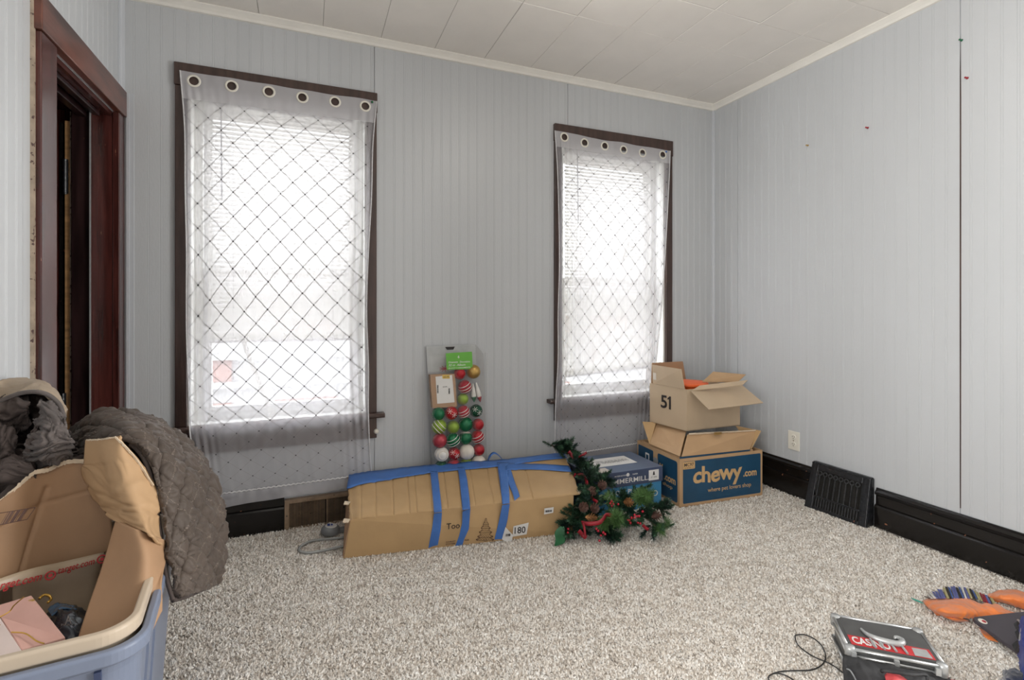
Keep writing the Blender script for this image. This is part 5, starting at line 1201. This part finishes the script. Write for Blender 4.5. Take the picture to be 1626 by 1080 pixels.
# jagged torn top edge
tp_ = [(-20, 812, 1.14), (0, 797, 1.155), (12, 788, 1.165), (30, 772, 1.18), (46, 758, 1.20), (60, 748, 1.215), (78, 745, 1.235), (100, 735, 1.26), (120, 731, 1.28), (150, 732, 1.305)]
q = [P(*a) for a in tp_]; mb = MB(); N_ = 70
for k in range(N_ + 1):
    p = crow(q, k / N_) + V((0, 0, .0025 * noise.noise(V((k * .9, 0, 0))))); mb.v += [p + V((0, 0, .004 + .004 * noise.noise(V((k * .55, 5, 0))))) - FW * .004, p + V((0, 0, -.006 - .003 * noise.noise(V((k * .8, 9, 0))))) - FW * .006]
mb.f = [(2 * k, 2 * k + 1, 2 * k + 3, 2 * k + 2) for k in range(N_)]; mb.build('torn_edge', M['torn'], kb, solid=.003)
def bpan(px, py):   # a point on the back panel, just in front
    u = (px + 20) / 200; d = 1.075 + .19 * max(0, min(1, u)); d += (0.06 if py < 830 else .03 * (930 - py) / 100 if py < 930 else 0)
    return P(px, py, d - .035)
cloth('printed_tape', [[(-60, 945, 1.035), (0, 919, 1.085), (50, 903, 1.135), (100, 892, 1.19), (165, 877, 1.245)], [(-60, 968, 1.028), (0, 938, 1.078), (50, 922, 1.128), (100, 908, 1.18), (165, 890, 1.238)]], 30, 3, mat('tan_tape', (.47, .37, .26), .35), kb, .001)
def along(s, px0, py0, px1, py1, d0, d1, hpx, m, name='shop_print', bold=.012):
    a, b_ = P(px0, py0, d0), P(px1, py1, d1); X = (b_ - a); Yd = (V((0, 0, 1)) - X.normalized() * X.normalized().z).normalized()
    text_on(kb, name, s, (a + b_) / 2, X, Yd, X.length, hpx / FPX * d0, m, bold=bold, shear=.2)
along('target.com', -16, 937, 66, 918, 1.060, 1.135, 15, M['redink']); along('target.com', 92, 909, 150, 893, 1.165, 1.215, 12, M['redink'])
for px, py, d in ((80, 914, 1.150), (162, 888, 1.22)):
    c = P(px, py, d); n_ = (CAM - c).normalized(); MB().torus(c, n_, .0085, .0016, 20, 6).build('ring_print', M['redink'], kb); MB().lathe([(.0001, .001), (.004, .001), (.004, 0)], c, n_, 12).build('dot_print', M['redink'], kb)
c = [(0, 815, 1.105), (56, 806, 1.160), (43, 825, 1.145), (-12, 836, 1.090)]
q = [P(*a) for a in c]; mb = MB()
for k in range(4): mb.tube([q[k], q[(k + 1) % 4]], .0008, 4)
for k, f_ in enumerate((.22, .28, .36, .42, .50, .55, .63, .70, .74, .80)): mb.tube([q[0].lerp(q[1], f_), q[3].lerp(q[2], f_)], .0006 + .0008 * (k % 3), 4)
mb.build('stamp_print', M['inkb'], kb)
# right hand wall of the carton, and its bent-over flap
rb = [[(139, 698, 1.24), (160, 697, 1.21), (186, 693, 1.18), (188, 694, 1.18)], [(137, 733, 1.25), (165, 728, 1.20), (190, 720, 1.17), (222, 733, 1.20)],
      [(133, 748, 1.27), (165, 765, 1.20), (200, 768, 1.15), (246, 770, 1.20)], [(152, 797, 1.25), (180, 806, 1.18), (220, 815, 1.13), (255, 822, 1.18)],
      [(186, 826, 1.17), (205, 836, 1.13), (240, 850, 1.11), (260, 870, 1.17)]]
cloth('bent_flap', rb, 50, 50, M['kraft'], kb, .005, lambda u, v, p: .008 * noise.noise(p * 13) + .004 * wf(u, v, 2.2, 4, 1.5) * (v > .3) - .005 * math.exp(-((v - .62 - .1 * u) / .012) ** 2) - .003 * math.exp(-((v - .8 + .08 * u) / .010) ** 2))
def tear(pts, w=.005):
    q = [P(*a) for a in pts]; mb = MB(); n = 40
    for k in range(n + 1):
        p = crow(q, k / n) - FW * .004; t = (crow(q, min(1, k / n + .02)) - crow(q, max(0, k / n - .02))).normalized(); s_ = t.cross(FW).normalized()
        mb.v += [p + s_ * (.001 + .0025 * noise.noise(V((k * .7, 3, 0)))), p - s_ * w * (.8 + .6 * noise.noise(V((k * .5, 8, 0))))]
    mb.f = [(2 * k, 2 * k + 1, 2 * k + 3, 2 * k + 2) for k in range(n)]; mb.build('torn_edge', M['torn'], kb, solid=.002)
tear([(139, 698, 1.24), (160, 697, 1.21), (186, 693, 1.18)], .003)
tear([(187, 694, 1.178), (205, 712, 1.184), (222, 733, 1.195), (246, 770, 1.195)], .004)
cloth('side_panel', [[(186, 826, 1.165), (204, 834, 1.13), (225, 844, 1.12), (262, 858, 1.17)], [(168, 885, 1.13), (196, 895, 1.10), (232, 890, 1.09), (263, 885, 1.165)],
                     [(128, 1004, 1.03), (165, 1000, 1.03), (222, 975, 1.05), (257, 925, 1.10)], [(108, 1068, .99), (150, 1058, 1.0), (222, 1030, 1.03), (257, 970, 1.08)]], 40, 40, M['kraft3'], kb, .005,
      lambda u, v, p: .003 * noise.noise(p * 11))
cloth('front_panel', [[tp(-HX + .02, -HY + .055, .42), tp(0, -HY + .045, .44), tp(HX - .05, -HY + .05, .45)], [tp(-HX + .03, -HY + .065, .15), tp(0, -HY + .06, .15), tp(HX - .06, -HY + .06, .15)]], 12, 6, M['kraft3'], kb, .004)
MB().slab([tp(-HX + .05, -HY + .06, .13), tp(HX - .06, -HY + .06, .13), tp(HX - .06, HY - .06, .13), tp(-HX + .05, HY - .06, .13)], Z_, .004).build('bottom_panel', M['kraft3'], kb)
cloth('inner_liner', [[(20, 925, 1.14), (80, 915, 1.20), (160, 890, 1.26)], [(20, 1000, 1.12), (80, 990, 1.18), (150, 975, 1.23)], [(20, 1080, 1.10), (80, 1080, 1.16), (150, 1070, 1.21)]], 10, 8, mat('beige_liner', (.34, .26, .18), .6), kb, .004)
# contents
gf = thing('gift_box', P(40, 1010, 1.0), 'pink marbled gift box with gold veins inside the tote', 'box')
g0, g1, g2, g3_ = P(-40, 972, 1.02), P(50, 945, 1.075), P(104, 1012, .985), P(34, 1032, .93)
g4 = P(-50, 1000, .95)
MB().slab([g0, g1, g2, g3_, P(0, 982, .99)], (g1 - g0).cross(g2 - g1).normalized() * (1 if (g1 - g0).cross(g2 - g1).z < 0 else -1), .10).build('box_top', M['pink'], gf, bevel=.002)
up_ = V((0, 0, .0015))
MB().slab([P(-55, 985, .985), P(0, 980, .985), P(36, 1034, .925), P(-30, 1060, .90)], V((0, 0, -1)), .08).build('box_side', M['pink2'], gf, bevel=.002)
for pts in ([(-10, 985, .995), (14, 972, 1.015), (22, 962, 1.03), (38, 948, 1.06)], [(18, 1004, .965), (40, 1006, .97), (58, 1018, .96), (70, 1022, .955)], [(0, 992, .975), (-20, 1010, .955)]):
    q = [P(a, b_, c - .012) for a, b_, c in pts]; MB().tube([crow(q, k / 14) + V((0, 0, .002 * noise.noise(V((k, 1, 1))))) for k in range(15)], .0013, 5).build('gold_vein', M['gold'], gf)
pb = thing('plastic_bag', P(110, 990, 1.12), 'dark plastic bag beside the pink gift box', 'bag')
cloth('bag_body', [[(76, 975, 1.16), (90, 962, 1.17), (115, 962, 1.18), (138, 972, 1.18)], [(82, 985, 1.10), (100, 975, 1.08), (120, 978, 1.09), (140, 985, 1.12)], [(90, 1003, 1.05), (105, 1005, 1.04), (125, 1005, 1.05), (145, 1008, 1.08)], [(90, 1030, 1.03), (105, 1030, 1.02), (125, 1030, 1.03), (145, 1030, 1.06)]], 24, 24, M['bag'], pb, .002, lambda u, v, p: wr(p, 24, .004))
cloth('blue_fold', [[(76, 968, 1.15), (95, 958, 1.16), (118, 961, 1.16)], [(82, 978, 1.10), (98, 966, 1.11), (122, 968, 1.13)]], 14, 6, M['bagblue'], pb, .002, lambda u, v, p: wr(p, 40, .003))
text_on(pb, 'bag_print', 'A', P(109, 984, 1.045), RT, Z_, .014, .018, M['silver2']); text_on(pb, 'bag_print', 'PARTY', P(110, 992, 1.035), RT, Z_, .032, .004, M['silver2'])
q = [P(62, 951, 1.09), P(70, 945, 1.10), P(78, 946, 1.10), P(81, 952, 1.10), P(76, 957, 1.09)]
tag(MB().tube([crow(q, k / 16) for k in range(17)], .0028, 6).build('gold_ring', M['gold'], smooth=True), 'curled gold ribbon end above the gift box', 'ribbon')

# ------------------------------------------------------------------ quilted blanket
bk_ = thing('quilted_blanket', P(300, 900, 1.3), 'brown quilted blanket draped over the right side of the tote', 'blanket')
rows = [[(20, 790, 1.36), (15, 780, 1.42), (10, 770, 1.48)], [(96, 752, 1.35), (92, 738, 1.42), (88, 722, 1.50)], [(140, 738, 1.33), (142, 700, 1.38), (150, 663, 1.46)],
        [(184, 712, 1.28), (188, 685, 1.31), (196, 659, 1.47)], [(204, 704, 1.25), (222, 695, 1.28), (248, 674, 1.50)], [(228, 728, 1.22), (256, 724, 1.27), (294, 706, 1.52)],
        [(244, 775, 1.20), (280, 762, 1.26), (326, 748, 1.52)], [(252, 830, 1.18), (292, 812, 1.25), (345, 800, 1.50)], [(259, 885, 1.16), (300, 862, 1.24), (350, 850, 1.46)],
        [(267, 925, 1.145), (305, 905, 1.22), (347, 893, 1.42)], [(275, 953, 1.135), (305, 943, 1.20), (338, 928, 1.38)]]
QS = 9.5
def quv(u, v):
    a, b_ = u * 4.6, v * 12.5; return (a + b_) * .5, (b_ - a) * .5 + .03 * math.sin(v * 9)
def qd(u, v, p):
    a, b_ = quv(u, v); fa = abs((a % 1) - .5) * 2; fb = abs((b_ % 1) - .5) * 2   # 1 on the seams
    return .0165 * (max(0, (1 - fa ** 6)) * max(0, (1 - fb ** 6))) ** .55 + .003 * noise.noise(p * 22) + .0036 * wr(p, 34, 1, 2)
cloth('quilt', rows, 130, 300, M['quilt'], bk_, .009, qd, lambda u, v, p: tuple(x + .5 for x in quv(u, v)))
# hem binding along the bottom and the inner side
def qpt(u, v):
    col = [crow([P(*x) for x in r], u) for r in rows]; return crow(col, v)
MB().tube([qpt(k / 30, 1) for k in range(31)], .0062, 8).build('binding', M['jacket'], bk_, smooth=True)
MB().tube([qpt(0, k / 60) for k in range(25, 61)], .0050, 8).build('binding', M['jacket'], bk_, smooth=True)
cloth('under_fold', [[(228, 703, 1.28), (205, 692, 1.33)], [(204, 716, 1.27), (176, 696, 1.33)], [(218, 738, 1.25), (190, 724, 1.31)], [(240, 792, 1.22), (214, 770, 1.29)], [(254, 850, 1.20), (236, 840, 1.26)]], 14, 30, M['quilt'], bk_, .010, lambda u, v, p: wr(p, 20, .003))
cloth('underside', [[(170, 700, 1.33), (245, 705, 1.35)], [(190, 740, 1.32), (258, 750, 1.34)], [(225, 800, 1.28), (268, 800, 1.31)]], 14, 14, M['jacket'], bk_, .004)
cloth('side_loop', [[(338, 765, 1.52), (341, 764, 1.53)], [(346, 785, 1.54), (349, 783, 1.55)], [(345, 800, 1.53), (349, 800, 1.54)]], 3, 10, M['jacket'], bk_, .003)

# ------------------------------------------------------------------ jacket heap
jk = thing('canvas_jacket', P(30, 720, 1.256), 'crumpled tan canvas jacket with brown lining heaped beside the blanket', 'jacket')
cloth('canvas_shell', [[(-70, 665, 1.451), (-20, 650, 1.451), (30, 640, 1.451), (70, 650, 1.423), (100, 680, 1.386)], [(-70, 632, 1.367), (-20, 612, 1.386), (32, 603, 1.395), (78, 614, 1.367), (104, 652, 1.339)],
                       [(-70, 645, 1.274), (-20, 626, 1.293), (34, 614, 1.311), (76, 620, 1.311), (103, 656, 1.311)], [(-70, 668, 1.228), (-20, 646, 1.256), (30, 625, 1.274), (68, 624, 1.283), (99, 660, 1.293)]], 60, 30, M['canvas'], jk, .006,
      lambda u, v, p: wr(p, 14, .0035) + .002 * noise.noise(p * 40))
q = [P(*a) for a in [(-70, 668, 1.226), (-20, 646, 1.254), (30, 625, 1.272), (68, 624, 1.282), (92, 640, 1.288), (102, 664, 1.293)]]
MB().tube([crow(q, k / 40) for k in range(41)], .0055, 8).build('piping', M['jacket2'], jk, smooth=True)
cloth('lining', [[(-70, 660, 1.339), (-10, 640, 1.358), (40, 628, 1.367), (72, 628, 1.349), (96, 650, 1.339)], [(-70, 700, 1.321), (-10, 690, 1.339), (40, 680, 1.358), (72, 680, 1.339), (104, 690, 1.330)],
                 [(-70, 740, 1.283), (-10, 735, 1.311), (40, 730, 1.330), (80, 725, 1.321), (118, 715, 1.321)], [(-70, 800, 1.237), (-10, 790, 1.265), (40, 775, 1.283), (80, 760, 1.283), (118, 745, 1.302)]], 90, 90, M['jacket'], jk, .004,
      lambda u, v, p: .030 * wf(u, v, 4.4, 5, 3.2) + wr(p, 24, .006, 9))
def roll(name, rws, m, amp=.006, sc=22, seed=0, n=(90, 90), th_=.005): return cloth(name, rws, n[0], n[1], m, jk, th_, lambda u, v, p: amp * 2.0 * wf(u, v, seed, 5.5, 1.3) + .3 * wr(p, sc, amp, seed))
roll('lining_fold', [[(-60, 668, 1.302), (0, 640, 1.321), (40, 634, 1.321)], [(-60, 660, 1.256), (0, 634, 1.274), (48, 640, 1.274)], [(-60, 700, 1.246), (-5, 672, 1.265), (44, 662, 1.283)], [(-60, 720, 1.283), (0, 700, 1.302), (50, 672, 1.321)]], M['jacket'], .007, 20, 3)
roll('lining_fold', [[(-50, 690, 1.283), (-10, 672, 1.293), (14, 665, 1.302)], [(-40, 690, 1.228), (0, 684, 1.237), (26, 690, 1.256)], [(-40, 740, 1.218), (-4, 728, 1.228), (22, 722, 1.246)], [(-40, 770, 1.237), (0, 745, 1.256), (16, 738, 1.283)]], M['jacket'], .006, 18, 7)
roll('sleeve', [[(64, 636, 1.321), (84, 640, 1.311), (98, 660, 1.302)], [(63, 640, 1.265), (82, 650, 1.256), (102, 678, 1.274)], [(62, 668, 1.256), (80, 678, 1.242), (104, 692, 1.274)], [(60, 674, 1.283), (76, 690, 1.265), (106, 700, 1.283)]], M['jacket2'], .004, 26, 5)
roll('sleeve', [[(60, 668, 1.274), (84, 664, 1.265), (103, 666, 1.274)], [(50, 695, 1.246), (78, 692, 1.232), (108, 690, 1.256)], [(45, 720, 1.237), (74, 716, 1.218), (116, 702, 1.265)], [(50, 746, 1.246), (78, 738, 1.237), (110, 722, 1.274)]], M['jacket2'], .007, 24, 11)
roll('cuff', [[(62, 668, 1.265), (68, 670, 1.265)], [(46, 698, 1.237), (53, 700, 1.237)], [(42, 722, 1.228), (50, 724, 1.228)], [(48, 748, 1.237), (56, 748, 1.237)]], M['jacket'], .002, 30, 2, (8, 40), .010)
roll('lower_fold', [[(-60, 760, 1.265), (-5, 722, 1.274), (40, 716, 1.283)], [(-60, 770, 1.209), (0, 734, 1.209), (48, 736, 1.228)], [(-60, 810, 1.190), (0, 766, 1.190), (58, 752, 1.218)], [(-60, 840, 1.218), (0, 790, 1.228), (52, 762, 1.256)]], M['jacket'], .005, 16, 8)
roll('lower_fold', [[(40, 742, 1.30), (80, 726, 1.34), (112, 716, 1.37)], [(46, 748, 1.27), (84, 734, 1.30), (122, 728, 1.33)], [(50, 760, 1.27), (90, 748, 1.30), (128, 738, 1.34)]], M['jacket2'], .004, 22, 13)
q = [P(*a) for a in [(-40, 835, 1.135), (0, 797, 1.175), (24, 773, 1.21), (60, 749, 1.25), (100, 736, 1.29), (136, 725, 1.33)]]
qq = [crow(q, k / 50) + V((0, 0, .003 * noise.noise(V((k * .4, 0, 0))))) for k in range(51)]
MB().tube(qq, [.013 - .005 * k / 50 for k in range(51)], 12).build('rolled_hem', M['jacket'], jk, smooth=True)
cloth('lower_drape', [[(-80, 800, 1.11), (-20, 790, 1.24), (30, 765, 1.30), (80, 742, 1.36)], [(-80, 850, 1.10), (-20, 812, 1.21), (30, 780, 1.28), (80, 756, 1.34)]], 40, 20, M['jacket'], jk, .006, lambda u, v, p: wr(p, 14, .006))
